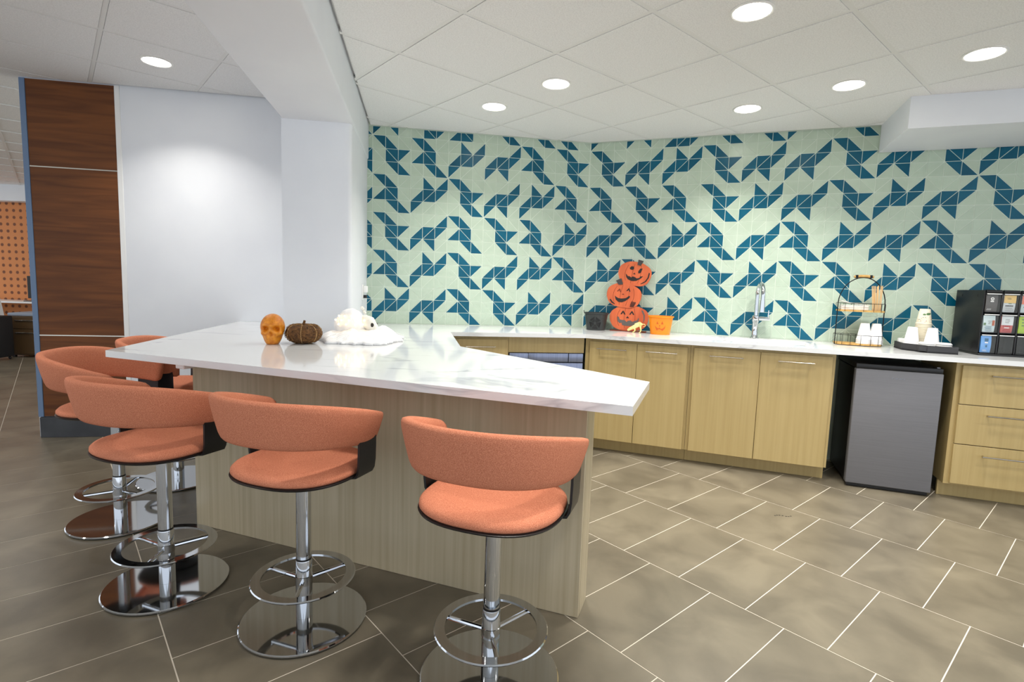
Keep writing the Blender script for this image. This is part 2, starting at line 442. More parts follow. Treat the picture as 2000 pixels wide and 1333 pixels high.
plK = [PA(SP, 0), PA(SP, 6.5)] + [PB(5.2, 4.4), PB(5.2, 0), PB(0, 0)]
ceiling('ceiling_kitchen', H, hpK, (-6, 9), (-9, 4), [(p.x, p.y) for p in plK])
hpL = halfplanesA(smax=SPL-0.001, dmin=0.05, dmax=6.4, smin=-8.5)
plL = [PA(-8.6, 0.04), PA(-8.6, 6.5), PA(SPL, 6.5), PA(SPL, 0.04)]
ceiling('ceiling_lounge', HL, hpL, (-14, 2), (-4, 11), [(p.x, p.y) for p in plL])

# ------------------------------------------------------------------ wall behind the bar with walnut panels
DW = 0.04
bm = BM(); bx(bm, -3.672, SPL-0.001, -DW, 0.10, 0, HL+0.1); bx(bm, -4.30, -3.672, -DW+0.022, 0.10, 0, HL+0.1)
wl = struct(obj('wall_left', bm, 'white_paint', loc=(CX, CY, 0), rz=TA, smooth=False))
zs = [0.160, 0.788, 2.029, HL]
for z0, z1 in zip(zs[:-1], zs[1:]):
    bm = BM(); bx(bm, -4.252, -3.676, -DW, -DW+0.022, z0+0.003, z1-0.003, 0.0015, 1); obj('wood_panel', bm, 'walnut', wl)
for z in zs[1:3]:
    bm = BM(); bx(bm, -4.252, -3.676, -DW-0.0015, -DW+0.02, z-0.004, z+0.004); obj('metal_strip', bm, 'handle_nickel', wl, smooth=False)
bm = BM(); bx(bm, -3.676, -3.64, -DW-0.004, -DW+0.02, 0.16, HL, 0.002, 1); obj('corner_trim', bm, 'white_plastic', wl)
bm = BM(); bx(bm, -4.29, -4.253, -DW-0.004, 0.08, 0.160, HL, 0.002, 1); struct(obj('trim_1', bm, 'blue_trim', loc=(CX, CY, 0), rz=TA))
for i in range(3):
    bm = BM(); a = -4.28+i*0.6096; bx(bm, a+0.002, min(a+0.6076, SPL-0.003), -DW-0.012, -DW+0.02, 0.0, 0.157, 0.002, 1); obj('base_tile', bm, 'base_tile', wl)
bm = BM(); bx(bm, -4.372, -4.31, 0.10, 0.16, 0, 0.55, 0.002, 1); obj('white_return', bm, 'white_paint', wl)

# ------------------------------------------------------------------ worktop (one continuous slab with bar and sink cut-out)
SINK = (1.04, 1.76, 0.10, 0.475)
DC = 0.655
def xpt(sA, dB):                    # crossing of a line s=sA (frame A) with a line d=dB (frame B)
    p = PA(sA, 0); q = PA(sA, 1); d0 = toB(p.x, p.y)[1]; d1 = toB(q.x, q.y)[1]; k = (dB-d0)/(d1-d0)
    return p+(q-p)*k
SL, DF = -2.85, 3.062
inn = PA(-1.206, 1.56); rend = PB(0.853, 2.583)
outer = [PA(SL, DW+0.003), xpt(SL, DF), PB(0.853, DF), rend, inn, PA(-1.211, DC), PA(-DC*math.tan(radians(15.015)), DC), PB(3.14, DC), PB(3.14, 0.0055), PB(0.001, 0.0055),
         PA(SP+0.002, 0.0055), PA(SP+0.002, PD+0.002), PA(SPL-0.002, PD+0.002), PA(SPL-0.002, DW+0.003)]
hole = [PB(SINK[0], SINK[2]), PB(SINK[1], SINK[2]), PB(SINK[1], SINK[3]), PB(SINK[0], SINK[3])]
bm = BM()
def loop(pts, z): 
    vs = [bm.verts.new((p.x, p.y, z)) for p in pts]; return vs, [bm.edges.new((vs[i], vs[(i+1) % len(vs)])) for i in range(len(vs))]
vt, et = loop(outer, Z); ht, eh = loop(hole, Z)
bmesh.ops.triangle_fill(bm, edges=et+eh, use_beauty=True, use_dissolve=False)
top = list(bm.faces)
vb, eb = loop(outer, Z-0.03); hb, ehb = loop(hole, Z-0.03)
bmesh.ops.triangle_fill(bm, edges=eb+ehb, use_beauty=True, use_dissolve=False)
for A, B in ((vt, vb), (ht, hb)):
    for i in range(len(A)):
        j = (i+1) % len(A); bm.faces.new((A[i], A[j], B[j], B[i]))
wt = thing('worktop', 'white veined quartz worktop running along tiled walls and out as the bar', 'countertop', PA(-1.5, 1.5, Z))
slab = obj('slab', bm, 'quartz', smooth=False); slab.parent = wt; slab.location = -wt.location
bm = BM(); bx(bm, -0.026, 0.026, -0.03, 0.03, -0.052, -0.0305, 0.003, 1)
BRK = PB(-1.085, 3.01)
br = obj('support_bracket', bm, 'white_plastic', wt, loc=BRK-wt.location+Vector((0, 0, Z)) - Vector((0, 0, 0)), rz=TB)
br.location.z = 0.0
sk = thing('sink', 'white undermount sink set into the worktop below the chrome tap', 'sink', PB(1.4, 0.29, Z), TB)
x0, x1, y0, y1 = SINK[0]-1.4-0.004, SINK[1]-1.4+0.004, -(SINK[3]-0.29)-0.004, -(SINK[2]-0.29)+0.004
bm = BM(); P = []
for (i_, z) in ((0.0, -0.0305), (0.006, -0.10), (0.03, -0.19), (0.08, -0.2)):
    P.append([(x0+i_, y0+i_, z), (x1-i_, y0+i_, z), (x1-i_, y1-i_, z), (x0+i_, y1-i_, z)])
grid(bm, P, False, True, False); bm.faces.new([v for v in bm.verts][-4:]); obj('bowl', bm, 'white_plastic', sk)
bm = BM(); lathe(bm, [(0.0, -0.198), (0.04, -0.198), (0.045, -0.194), (0.03, -0.194), (0.0, -0.196)], 24); obj('drain', bm, 'chrome', sk)

# island body under the bar
it = thing('bar_island', 'oak panelled island body under the bar overhang, cool light in its colour', 'island', PB(0.0, 2.70), TB)
def li(p): s, d = toB(p.x, p.y); return (s, -(d-2.70))
pl = [PB(0.634, 2.745), PB(0.634, 2.66), PA(-1.33, 1.52), PA(-1.33, DC+0.03), PA(SPL-0.004, DC+0.03), PA(SPL-0.004, DW+0.03), PA(-2.53, DW+0.03), xpt(-2.53, 2.745)]
bm = BM(); poly = [li(p) for p in pl]
if area(poly) < 0: poly.reverse()
# the pier passes through behind: keep the body in front of it
pl2 = [PB(0.632, 2.744), PB(0.632, 2.66), PA(-1.33, 1.56), PA(-1.33, PD+0.02), PA(-2.53, PD+0.02), xpt(-2.53, 2.744)]
poly = [li(p) for p in pl2]
if area(poly) < 0: poly.reverse()
prism(bm, poly, 0.001, Z-0.0305); obj('body', bm, 'oak_cool_light', it, smooth=False)
xl = xpt(-2.553, 2.765); sl = toB(xl.x, xl.y)[0]
bm = BM(); bx(bm, sl, 0.652, -0.065, -0.045, 0.001, Z-0.031, 0.001, 1); obj('front_panel', bm, 'oak_cool_light', it)
bm = BM(); bx(bm, 0.633, 0.653, -0.0445, 0.075, 0.001, Z-0.031, 0.001, 1); obj('end_panel', bm, 'oak_cool_light', it)

# ------------------------------------------------------------------ cabinets
def handle(parent, x0, x1, z, yf):
    bm = BM(); tube(bm, [(x0, yf-0.032, z), (x1, yf-0.032, z)], 0.005, 8)
    for x in (x0+0.012, x1-0.012): tube(bm, [(x, yf+0.001, z), (x, yf-0.030, z)], 0.0045, 8)
    return obj('handle', bm, 'handle_nickel', parent)
def front(parent, name, x0, x1, z0, z1, hx=None, hz=None):
    bm = BM(); bx(bm, x0, x1, -0.62, -0.601, z0, z1, 0.0012, 1); d = obj(name, bm, 'oak', parent)
    if hx: handle(d, hx[0], hx[1], hz, -0.62)
    return d
def unit(name, label, cat, t, s0, s1, toe=True, panels=()):
    p = PB(s0, 0) if t == TB else PA(s0, 0)
    u = thing(name, label, cat, p, t); w = s1-s0
    bm = BM()
    if name == 'sink_cabinet':
        for q in ((0.0005, 0.018, -0.60, -0.012, 0.102, Z-0.0305), (w-0.018, w-0.0005, -0.60, -0.012, 0.102, Z-0.0305), (0.018, w-0.018, -0.60, -0.012, 0.102, 0.12), (0.018, w-0.018, -0.03, -0.012, 0.12, Z-0.0305), (0.018, w-0.018, -0.60, -0.50, 0.12, Z-0.0305)): bx(bm, *q)
    else: bx(bm, 0.0005, w-0.0005, -0.60, -0.012, 0.102, Z-0.0305)
    obj('body', bm, 'oak', u, smooth=False)
    if toe: bm = BM(); bx(bm, 0.0005, w-0.0005, -0.52, -0.50, 0.001, 0.1015); obj('toe_kick', bm, 'oak', u, smooth=False)
    return u
u = unit('base_cabinet', 'two-door oak base cabinet under the pumpkin decorations', 'cabinet', TB, 0.167, 0.947)
front(u, 'door', 0.205-0.167, 0.5625-0.167, 0.104, 0.868, (0.265-0.167, 0.491-0.167), 0.816)
front(u, 'door', 0.5655-0.167, 0.926-0.167, 0.104, 0.868, (0.631-0.167, 0.855-0.167), 0.818)
u = unit('sink_cabinet', 'two-door oak base cabinet under the sink and tap', 'cabinet', TB, 0.948, 1.874)
front(u, 'door', 0.971-0.948, 1.4095-0.948, 0.104, 0.870, (1.077-0.948, 1.301-0.948), 0.820)
front(u, 'door', 1.4125-0.948, 1.853-0.948, 0.104, 0.870, (1.52-0.948, 1.742-0.948), 0.818)
u = unit('drawer_cabinet', 'oak cabinet with three wide drawers beside the small fridge', 'cabinet', TB, 2.535, 3.13)
for z0, z1, hz in ((0.628, 0.872, 0.818), (0.374, 0.622, 0.569), (0.114, 0.368, 0.311)):
    front(u, 'drawer', 0.028, 0.570, z0, z1, (0.167, 0.432), hz)
u = unit('end_cabinet', 'oak base cabinet beside the dishwasher, half hidden by the bar', 'cabinet', TA, -1.30, -0.766)
front(u, 'door', 0.105, 0.523, 0.104, 0.868, (-1.096+1.30, -0.872+1.30), 0.812)
# filler over the dishwasher
p = PA(-0.765, 0); u = thing('filler_panel', 'plain oak filler board above the dishwasher', 'panel', p, TA)
bm = BM(); bx(bm, 0, 0.5985, -0.60, -0.585, 0.768, Z-0.0305, 0.001, 1); obj('board', bm, 'oak', u)
dw = thing('dishwasher', 'blue-grey stainless dishwasher built in under the corner worktop', 'dishwasher', PA(-0.763, 0), TA)
bm = BM(); bx(bm, 0.0, 0.588, -0.575, -0.05, 0.08, 0.766); obj('tub', bm, 'black_plastic', dw, smooth=False)
bm = BM(); bx(bm, 0.004, 0.588, -0.612, -0.576, 0.10, 0.690, 0.004, 2); obj('door', bm, 'dishwasher_steel', dw)
for a, b in ((0.004, 0.151), (0.154, 0.470), (0.473, 0.588)):
    bm = BM(); bx(bm, a, b, -0.612 if a != 0.154 else -0.606, -0.576, 0.697, 0.764, 0.003, 2); obj('control_panel', bm, 'dishwasher_steel', dw)
bm = BM(); bx(bm, 0.0, 0.588, -0.54, -0.52, 0.001, 0.08); obj('kick_plate', bm, 'black_plastic', dw, smooth=False)

# small fridge
fr = thing('mini_fridge', 'grey steel undercounter fridge standing in the dark cabinet gap', 'fridge', PB(1.99, 0), TB)
bm = BM(); bx(bm, 0.008, 0.472, -0.565, -0.09, 0.022, 0.80, 0.006, 2); obj('body', bm, 'black_plastic', fr)
bm = BM(); bx(bm, 0.0, 0.480, -0.622, -0.569, 0.028, 0.806, 0.006, 3); dr = obj('door', bm, 'fridge_steel', fr)
bm = BM(); bx(bm, 0.002, 0.478, -0.612, -0.08, 0.8065, 0.838, 0.004, 2); obj('top_cap', bm, 'black_plastic', fr)
bm = BM(); bx(bm, 0.445, 0.465, -0.60, -0.58, 0.8385, 0.846, 0.002, 1); obj('hinge', bm, 'steel_brushed', fr)
bm = BM(); bx(bm, 0.012, 0.468, -0.60, -0.57, 0.005, 0.027); obj('kick_plate', bm, 'black_plastic', fr, smooth=False)
for x in (0.04, 0.44):
    bm = BM(); lathe(bm, [(0.0, 0.0), (0.018, 0.0), (0.018, 0.02), (0.0, 0.0215)], 12, (x, -0.54, 0.0)); obj('foot', bm, 'black_plastic', fr)
bm = BM()                       # small worn wordmark: an F followed by strokes too faint to read
z = 0.752
bx(bm, 0.205, 0.207, -0.6228, -0.6215, z, z+0.012); bx(bm, 0.207, 0.213, -0.6228, -0.6215, z+0.010, z+0.012); bx(bm, 0.207, 0.211, -0.6228, -0.6215, z+0.005, z+0.007)
for i in range(8): bx(bm, 0.217+i*0.0075, 0.2215+i*0.0075, -0.6228, -0.6215, z, z+(0.008 if i % 3 else 0.0015))
obj('wordmark', bm, 'steel_brushed', dr, smooth=False)

# ------------------------------------------------------------------ downlights
def downlight(a, b, hz, label, group, power=1.0):
    p = GC(a, b); t = thing('downlight', label, 'ceiling light', (p.x, p.y, hz), 0, group)
    bm = BM(); lathe(bm, [(0.080, -0.001), (0.092, -0.001), (0.094, -0.004), (0.086, -0.008), (0.080, -0.006)], 32, ring=True); obj('trim_ring', bm, 'white_plastic', t)
    bm = BM(); lathe(bm, [(0.0, -0.0015), (0.0795, -0.0015), (0.0795, -0.004), (0.0, -0.0055)], 32); obj('lens', bm, 'lamp_glow', t)
    ld = bpy.data.lights.new('downlight_lamp', 'AREA'); ld.shape = 'DISK'; ld.size = 0.15; ld.energy = LAMP_W*power; ld.color = (1.0, 0.955, 0.89); ld.spread = radians(115)
    lo = bpy.data.objects.new('downlight_lamp', ld); COL.objects.link(lo); lo.parent = t; lo.location = (0, 0, -0.012)
KL = 'unseen round downlight added to light the kitchen'
for (a, b), lab in (((1.5, 1.5), 'round kitchen ceiling downlight closest to the white beam'), ((1.5, 0.5), 'round kitchen downlight one panel further from the beam than the first'),
                    ((3.5, -0.5), 'round kitchen downlight closest to the tiled wall above the tap'), ((3.5, -1.5), 'round kitchen downlight closest to the bulkhead corner'),
                    ((3.5, -2.5), 'round kitchen downlight in front of the long bulkhead face'), ((1.5, -1.5), 'round kitchen downlight over the open floor, away from walls and bulkhead')):
    downlight(a, b, H, lab, 'recessed downlights of the kitchen ceiling')
for a, b in ((-0.5, -1.5), (1.5, -3.5), (-0.5, -3.5), (3.5, -4.5), (-2.5, -1.5)):  # extra fixtures out of view, added to light the kitchen
    downlight(a, b, H, KL, 'recessed downlights of the kitchen ceiling')
downlight(-1.5, 3.5, HL, 'round recessed downlight washing the white wall behind the bar', None, 0.8)
LL = 'unseen round downlight added to light the lounge beyond the beam'
for a, b in ((-3.5, 1.5), (-5.5, 3.5), (-5.5, 0.5)): downlight(a, b, HL, LL, 'added unseen downlights of the lounge ceiling', 0.5)  # invented fixtures outside the frame that light the lounge side

# ------------------------------------------------------------------ bar stools (local +y is the sitter's front)
def superell(a, b, n, N, k=1.0):
    P = []
    for i in range(N):
        th = 2*pi*i/N; c, s = cos(th), sin(th)
        P.append((k*a*math.copysign(abs(c)**(2/n), c), k*b*math.copysign(abs(s)**(2/n), s)))
    return P
def make_stool(label):
    t = thing('bar_stool', label, 'bar stool', group=None)
    bm = BM(); lathe(bm, [(0.0, 0.0), (0.215, 0.0), (0.216, 0.004), (0.0, 0.004)], 48); obj('glide_pad', bm, 'black_matte', t)
    bm = BM(); lathe(bm, [(0.0, 0.0042), (0.222, 0.0042), (0.226, 0.007), (0.226, 0.0105), (0.222, 0.0135), (0.10, 0.0138), (0.0, 0.014)], 64); obj('base', bm, 'chrome', t, ang=12)
    bm = BM(); lathe(bm, [(0.0, 0.0142), (0.0295, 0.0142), (0.0295, 0.235), (0.0285, 0.238), (0.0, 0.238)], 28); obj('lower_pole', bm, 'chrome', t)
    bm = BM(); lathe(bm, [(0.0, 0.2385), (0.0275, 0.2385), (0.0275, 0.244), (0.0, 0.244)], 28); obj('collar', bm, 'black_plastic', t)
    bm = BM(); lathe(bm, [(0.0, 0.2445), (0.0265, 0.2445), (0.0265, 0.525), (0.0, 0.525)], 28); obj('upper_pole', bm, 'chrome', t)
    bm = BM(); lathe(bm, [(0.0, 0.5255), (0.034, 0.5255), (0.034, 0.545), (0.10, 0.5655), (0.10, 0.5725), (0.0, 0.5725)], 28); obj('seat_hub', bm, 'black_plastic', t)
    # foot ring with three spokes
    bm = BM(); zr = 0.172
    lathe_p = [(0.150, zr-0.004), (0.182, zr-0.004), (0.185, zr), (0.182, zr+0.004), (0.150, zr+0.004)]
    P = [[(r*cos(2*pi*j/56), r*sin(2*pi*j/56), z) for j in range(56)] for r, z in lathe_p]; grid(bm, P, True, True, False)
    fr_ = obj('foot_ring', bm, 'chrome', t)
    for k in range(3):
        th = radians(-90+30+120*k); bm = BM()
        tube(bm, [(0.030*cos(th), 0.030*sin(th), zr-0.012), (0.156*cos(th), 0.156*sin(th), zr-0.008)], 0.0075, 8); obj('spoke', bm, 'chrome', fr_)
    bm = BM(); lathe(bm, [(0.0297, zr-0.030), (0.0312, zr-0.029), (0.0312, zr+0.004), (0.0297, zr+0.005)], 28, ring=True); obj('ring_clamp', bm, 'chrome', fr_)
    # seat shell and pad
    N = 56
    def ring(k, z, dip=0.0): return [(x, y-0.005, z + dip*(y/0.21)) for x, y in superell(0.222, 0.212, 2.45, N, k)]
    bm = BM(); grid(bm, [ring(0.40, 0.573), ring(0.72, 0.5745), ring(0.95, 0.580), ring(1.02, 0.587), ring(1.03, 0.592), ring(1.01, 0.5945), ring(0.4, 0.5945)], False, True, True)
    sh = obj('seat_shell', bm, 'black_plastic', t)
    bm = BM(); grid(bm, [ring(0.5, 0.595), ring(0.99, 0.595), ring(1.015, 0.602), ring(1.01, 0.612), ring(0.97, 0.621), ring(0.88, 0.627), ring(0.7, 0.6275), ring(0.45, 0.624), ring(0.2, 0.622)], False, True, True)
    obj('seat_pad', bm, 'coral_fabric', t, ang=80)
    # black side straps that carry the wrap-around back
    for sg in (-1, 1):
        prof = [(0.10, 0.5785), (0.19, 0.5805), (0.236, 0.589), (0.2435, 0.604), (0.2475, 0.635), (0.249, 0.69), (0.249, 0.745)]
        bm = BM(); P = []
        for i, (x, z) in enumerate(prof):
            a = prof[max(i-1, 0)]; b = prof[min(i+1, len(prof)-1)]; l = sqrt((b[0]-a[0])**2+(b[1]-a[1])**2); nx, nz = -(b[1]-a[1])/l, (b[0]-a[0])/l
            w0, w1 = -0.01+0.0*i, 0.088
            P.append([(sg*(x+nx*0.004), w0, z+nz*0.004), (sg*(x+nx*0.004), w1, z+nz*0.004), (sg*(x-nx*0.004), w1, z-nz*0.004), (sg*(x-nx*0.004), w0, z-nz*0.004)])
        grid(bm, P, False, True, True); obj('side_strap', bm, 'black_plastic', t)
    # wrap-around padded back
    bm = BM(); P = []; K = 64; A0 = 114
    for i in range(K+1):
        q = -1+2*i/K; th = radians(-90+A0*q); c, s = cos(th), sin(th); n = 2.35
        x = math.copysign(abs(c)**(2/n), c); y = math.copysign(abs(s)**(2/n), s)
        ex = min(1.0, (1-abs(q))/0.06); endk = sqrt(max(0.0, 1-(1-ex)**2)) if ex < 1 else 1.0
        yy = max(0.0, (y*0.25+0.25)/0.36); zt = 0.892-0.090*yy**1.35; zb = 0.728-0.040*yy**1.35; zm = (zt+zb)/2; hh = (zt-zb)/2
        hh2 = hh-0.012*(1-endk); th_ = 0.021*(0.55+0.45*endk)
        nx, ny = x/0.27, y/0.275; l = sqrt(nx*nx+ny*ny); nx, ny = nx/l, ny/l; row = []
        for j in range(16):
            a = 2*pi*j/16; u = math.copysign(abs(cos(a))**0.6, cos(a))*th_; v = math.copysign(abs(sin(a))**0.45, sin(a))*hh2
            fl = 0.018*(v/hh)
            row.append((0.250*x+nx*(u+fl), 0.250*y+ny*(u+fl), zm+v))
        P.append(row)
    grid(bm, P, False, True, True); obj('backrest', bm, 'coral_fabric', t, ang=80)
    return t
ang_front = TB          # facing the bar front
st0 = make_stool('coral fabric swivel bar stool by the free pointed end of the bar')
spots = [((-0.038, 1.632), TB, None),
         ((-0.749, 1.897), TB, 'coral bar stool, middle one of three along the island front panel'),
         ((-1.393, 2.095), TB-0.03, 'coral bar stool at the bar front beside the sharp overhanging corner'),
         ((-1.995, 2.655), TA-pi/2, 'coral bar stool facing the bar corner, seen into its open wrap-around back'),
         ((-2.055, 3.235), TA-pi/2, 'coral bar stool nearest the white wall, mostly hidden under the bar')]
for i, ((x, y), rz, lab) in enumerate(spots):
    if i == 0: st0.location = (x, y, 0.0); st0.rotation_euler = (0, 0, rz); st0['group'] = 'coral bar stools around the bar'
    else: dup(st0, None, lab, 'coral bar stools around the bar', (x, y, 0.0), rz)

# ------------------------------------------------------------------ tap
fa = thing('kitchen_tap', 'tall chrome kitchen tap with high arched spout and side lever', 'tap', PB(1.402, 0.062, Z+0.0005), TB)
bm = BM(); lathe(bm, [(0.0, 0.0), (0.034, 0.0), (0.034, 0.006), (0.026, 0.014), (0.0225, 0.03), (0.0225, 0.125), (0.028, 0.14), (0.028, 0.175), (0.022, 0.182), (0.0, 0.182)], 28); obj('body', bm, 'chrome', fa)
pts = [(0, 0, 0.17)] + [(0, 0, 0.17+0.035*i) for i in range(1, 6)]
for i in range(1, 13): th = pi*i/12; pts.append((0.012*(1-cos(th)), -0.095+0.095*cos(th), 0.345+0.088*sin(th)))
pts.append((0.024, -0.19, 0.30))
bm = BM(); tube(bm, pts, 0.0155, 14); obj('spout', bm, 'chrome', fa)
bm = BM(); tube(bm, [(0.024, -0.19, 0.305), (0.024, -0.19, 0.215)], [0.018, 0.0205], 16); obj('spray_head', bm, 'chrome', fa)
bm = BM(); tube(bm, [(0.02, 0, 0.158), (0.10, 0, 0.158)], 0.0165, 16); lv = obj('lever_hub', bm, 'chrome', fa)
bm = BM(); tube(bm, [(0.088, 0, 0.172), (0.090, 0.0, 0.225)], [0.005, 0.004], 8); obj('lever', bm, 'chrome', lv)

# ------------------------------------------------------------------ buckets
def bucket(name, label, loc, mat, h, rt, rb, rz):
    t = thing(name, label, 'bucket', loc, rz)
    bm = BM(); lathe(bm, [(0.0, 0.0), (rb, 0.0), (rt-0.003, h-0.012), (rt+0.004, h-0.010), (rt+0.004, h), (rt-0.002, h), (rb-0.003, 0.006), (0.0, 0.005)], 40); obj('shell', bm, mat, t)
    return t
def on_cone(u, v, h, rt, rb, off):      # point on the cone's front at horizontal offset u, height v
    r = rb+(rt-rb)*v/h+off; a = u/r; return (r*sin(a), -r*cos(a), v)
h, rt, rb = 0.148, 0.100, 0.078
t = bucket('black_bucket', 'small black tapered bucket with a round spider web cut-out', PB(0.152, 0.16, Z+0.0005), 'bucket_black', h, rt, rb, TB+0.1)
bm = BM()
for ri in (0.018, 0.029, 0.040, 0.050):
    for k in range(5):
        pts = []
        for q in range(5):
            th = radians(90+72*k+8+14*q); rr = ri*(1-0.12*sin(pi*q/4)); pts.append(on_cone(rr*cos(th), 0.062+rr*sin(th), h, rt, rb, 0.0006))
        tube(bm, pts, 0.0028, 5)
obj('web_cutout', bm, 'black_matte', t)
tube_b = BM(); tube(tube_b, [(-rt-0.004, 0, h-0.004), (-rt-0.008, 0.0, h+0.016)], 0.003, 6); obj('handle_lug', tube_b, 'bucket_black', t)
h, rt, rb = 0.148, 0.098, 0.076
t = bucket('orange_bucket', 'orange tapered bucket with a carved pumpkin face', PB(0.690, 0.21, Z+0.0005), 'bucket_orange', h, rt, rb, TB+0.05)
def conepoly(pts, name, mat, parent):
    bm = BM(); a = [bm.verts.new(on_cone(x, y, h, rt, rb, 0.0012)) for x, y in pts]; b = [bm.verts.new(on_cone(x, y, h, rt, rb, -0.001)) for x, y in pts]
    bm.faces.new(a); bm.faces.new(b[::-1]); n = len(a)
    for i in range(n): bm.faces.new((a[i], a[(i+1) % n], b[(i+1) % n], b[i]))
    return obj(name, bm, mat, parent, smooth=False)
conepoly([(-0.030, 0.085), (-0.012, 0.085), (-0.024, 0.108)], 'eye', 'carve_orange', t)
conepoly([(0.006, 0.085), (0.026, 0.085), (0.016, 0.110)], 'eye', 'carve_orange', t)
conepoly([(-0.010, 0.068), (0.004, 0.068), (-0.004, 0.080)], 'nose', 'carve_orange', t)
conepoly([(-0.044, 0.072), (-0.030, 0.060), (-0.014, 0.050), (-0.004, 0.058), (0.006, 0.048), (0.022, 0.052), (0.036, 0.066), (0.044, 0.078), (0.038, 0.050), (0.022, 0.034), (-0.004, 0.028), (-0.028, 0.036)], 'mouth', 'carve_orange', t)

# ------------------------------------------------------------------ stack of flat painted pumpkins
ps = thing('pumpkin_stack', 'stack of three flat orange jack-o-lantern cut-outs leaning on the tiles', 'decoration', PB(0.40, 0.115, Z+0.001), TB)
MV = Matrix(((1, 0, 0, 0), (0, 0, -1, 0), (0, 1, 0, 0), (0, 0, 0, 1)))     # poly (x,z) extruded toward the room
LEAN = radians(5)
def slabv(name, poly, y0, y1, mat, parent, smooth=False):
    bm = BM(); p = list(poly)
    if area(p) < 0: p.reverse()
    prism(bm, p, y0, y1, Matrix.Rotation(-LEAN, 4, 'X') @ MV); return obj(name, bm, mat, parent, smooth=smooth)
def pumpkin_outline(cx, cz, a, b, tilt):
    P = []
    for i in range(48):
        th = 2*pi*i/48; k = 1+0.035*abs(sin(2.5*th+0.6)); n = 2.4
        c, s = cos(th), sin(th); x = a*k*math.copysign(abs(c)**(2/n), c); z = b*k*math.copysign(abs(s)**(2/n), s)
        P.append((cx+x*cos(tilt)-z*sin(tilt), cz+x*sin(tilt)+z*cos(tilt)))
    return P
def pumpkin(cx, cz, a, b, tilt, y, feats, stem, ribs):
    body = slabv('pumpkin', pumpkin_outline(cx, cz, a, b, tilt), y, y+0.014, 'pumpkin_paint', ps)
    def pt(x, z): return (cx+x*cos(tilt)-z*sin(tilt), cz+x*sin(tilt)+z*cos(tilt))
    for nm, mat, poly in feats: slabv(nm, [pt(x, z) for x, z in poly], y+0.0142, y+0.0156, mat, body)
    slabv('stem', [pt(x, z) for x, z in stem], y+0.002, y+0.020, 'stem_dark', body)
    for x in ribs:
        bm = BM(); pts = []
        for q in range(9):
            w = -1+q/4; zz = b*0.86*w*sqrt(max(0.1, 1-(x/a)**2)); pts.append(Matrix.Rotation(-LEAN, 4, 'X') @ Vector((*pt(x*(1-0.22*w*w), zz), 0)).xzy)
        pts = [Matrix.Rotation(-LEAN, 4, 'X') @ (MV @ Vector((*pt(x*(1-0.22*(-1+q/4)**2), b*0.86*(-1+q/4)*sqrt(max(0.1, 1-(x/a)**2))), y+0.0142))) for q in range(9)]
        tube(bm, pts, 0.0013, 5); obj('rib_groove', bm, 'pumpkin_edge', body)
    return body
tri = lambda x, z, w, h: [(x-w, z), (x+w, z), (x, z+h)]
def chev(x, z, w, h): return [(x-w, z), (x-w*0.45, z), (x, z+h*0.55), (x+w*0.45, z), (x+w, z), (x+w*0.2, z+h), (x-w*0.2, z+h)]
# bottom pumpkin
pumpkin(0.022, 0.110, 0.158, 0.104, 0.0, 0.0, [('eye', 'carve_dark', chev(-0.052, 0.030, 0.022, 0.030)), ('eye', 'carve_dark', chev(0.022, 0.030, 0.022, 0.030)), ('nose', 'carve_dark', tri(-0.012, 0.000, 0.014, 0.016)),
  ('mouth', 'carve_grey', [(-0.098, 0.010), (-0.092, -0.030), (-0.075, -0.046), (-0.060, -0.040), (-0.052, -0.062), (-0.02, -0.066), (0.012, -0.066), (0.045, -0.058), (0.072, -0.04), (0.085, -0.005), (0.078, 0.008), (0.070, -0.014), (0.050, -0.020), (0.030, -0.030), (0.016, -0.018), (-0.006, -0.022), (-0.018, -0.034), (-0.034, -0.018), (-0.056, -0.018), (-0.076, -0.014), (-0.086, 0.008)]),
  ('side_slot', 'carve_grey', [(0.098, 0.070), (0.118, 0.03), (0.122, -0.01), (0.115, -0.04), (0.130, -0.01), (0.130, 0.03), (0.112, 0.07)])],
  [(0.0, 0.094), (0.032, 0.092), (0.052, 0.135), (0.012, 0.142)], (-0.10, -0.04, 0.05))
pumpkin(-0.032, 0.300, 0.142, 0.100, radians(-8), 0.006, [('eye', 'pumpkin_edge', chev(-0.046, 0.024, 0.018, 0.026)), ('eye', 'carve_dark', chev(0.030, 0.040, 0.018, 0.026)), ('nose', 'pumpkin_edge', tri(-0.008, 0.004, 0.011, 0.012)),
  ('mouth', 'carve_dark', [(-0.075, -0.014), (-0.060, -0.046), (-0.035, -0.062), (-0.005, -0.060), (0.022, -0.044), (0.048, -0.018), (0.054, 0.0), (0.044, 0.004), (0.034, -0.006), (0.020, -0.020), (0.0, -0.026), (-0.018, -0.030), (-0.04, -0.030), (-0.058, -0.024)]),
  ('side_slot', 'carve_dark', [(-0.112, -0.055), (-0.09, -0.078), (-0.06, -0.088), (-0.062, -0.080), (-0.085, -0.066), (-0.104, -0.048)])],
  [(-0.062, 0.082), (-0.026, 0.090), (-0.050, 0.138), (-0.090, 0.112)], (-0.09, -0.03, 0.04, 0.085))
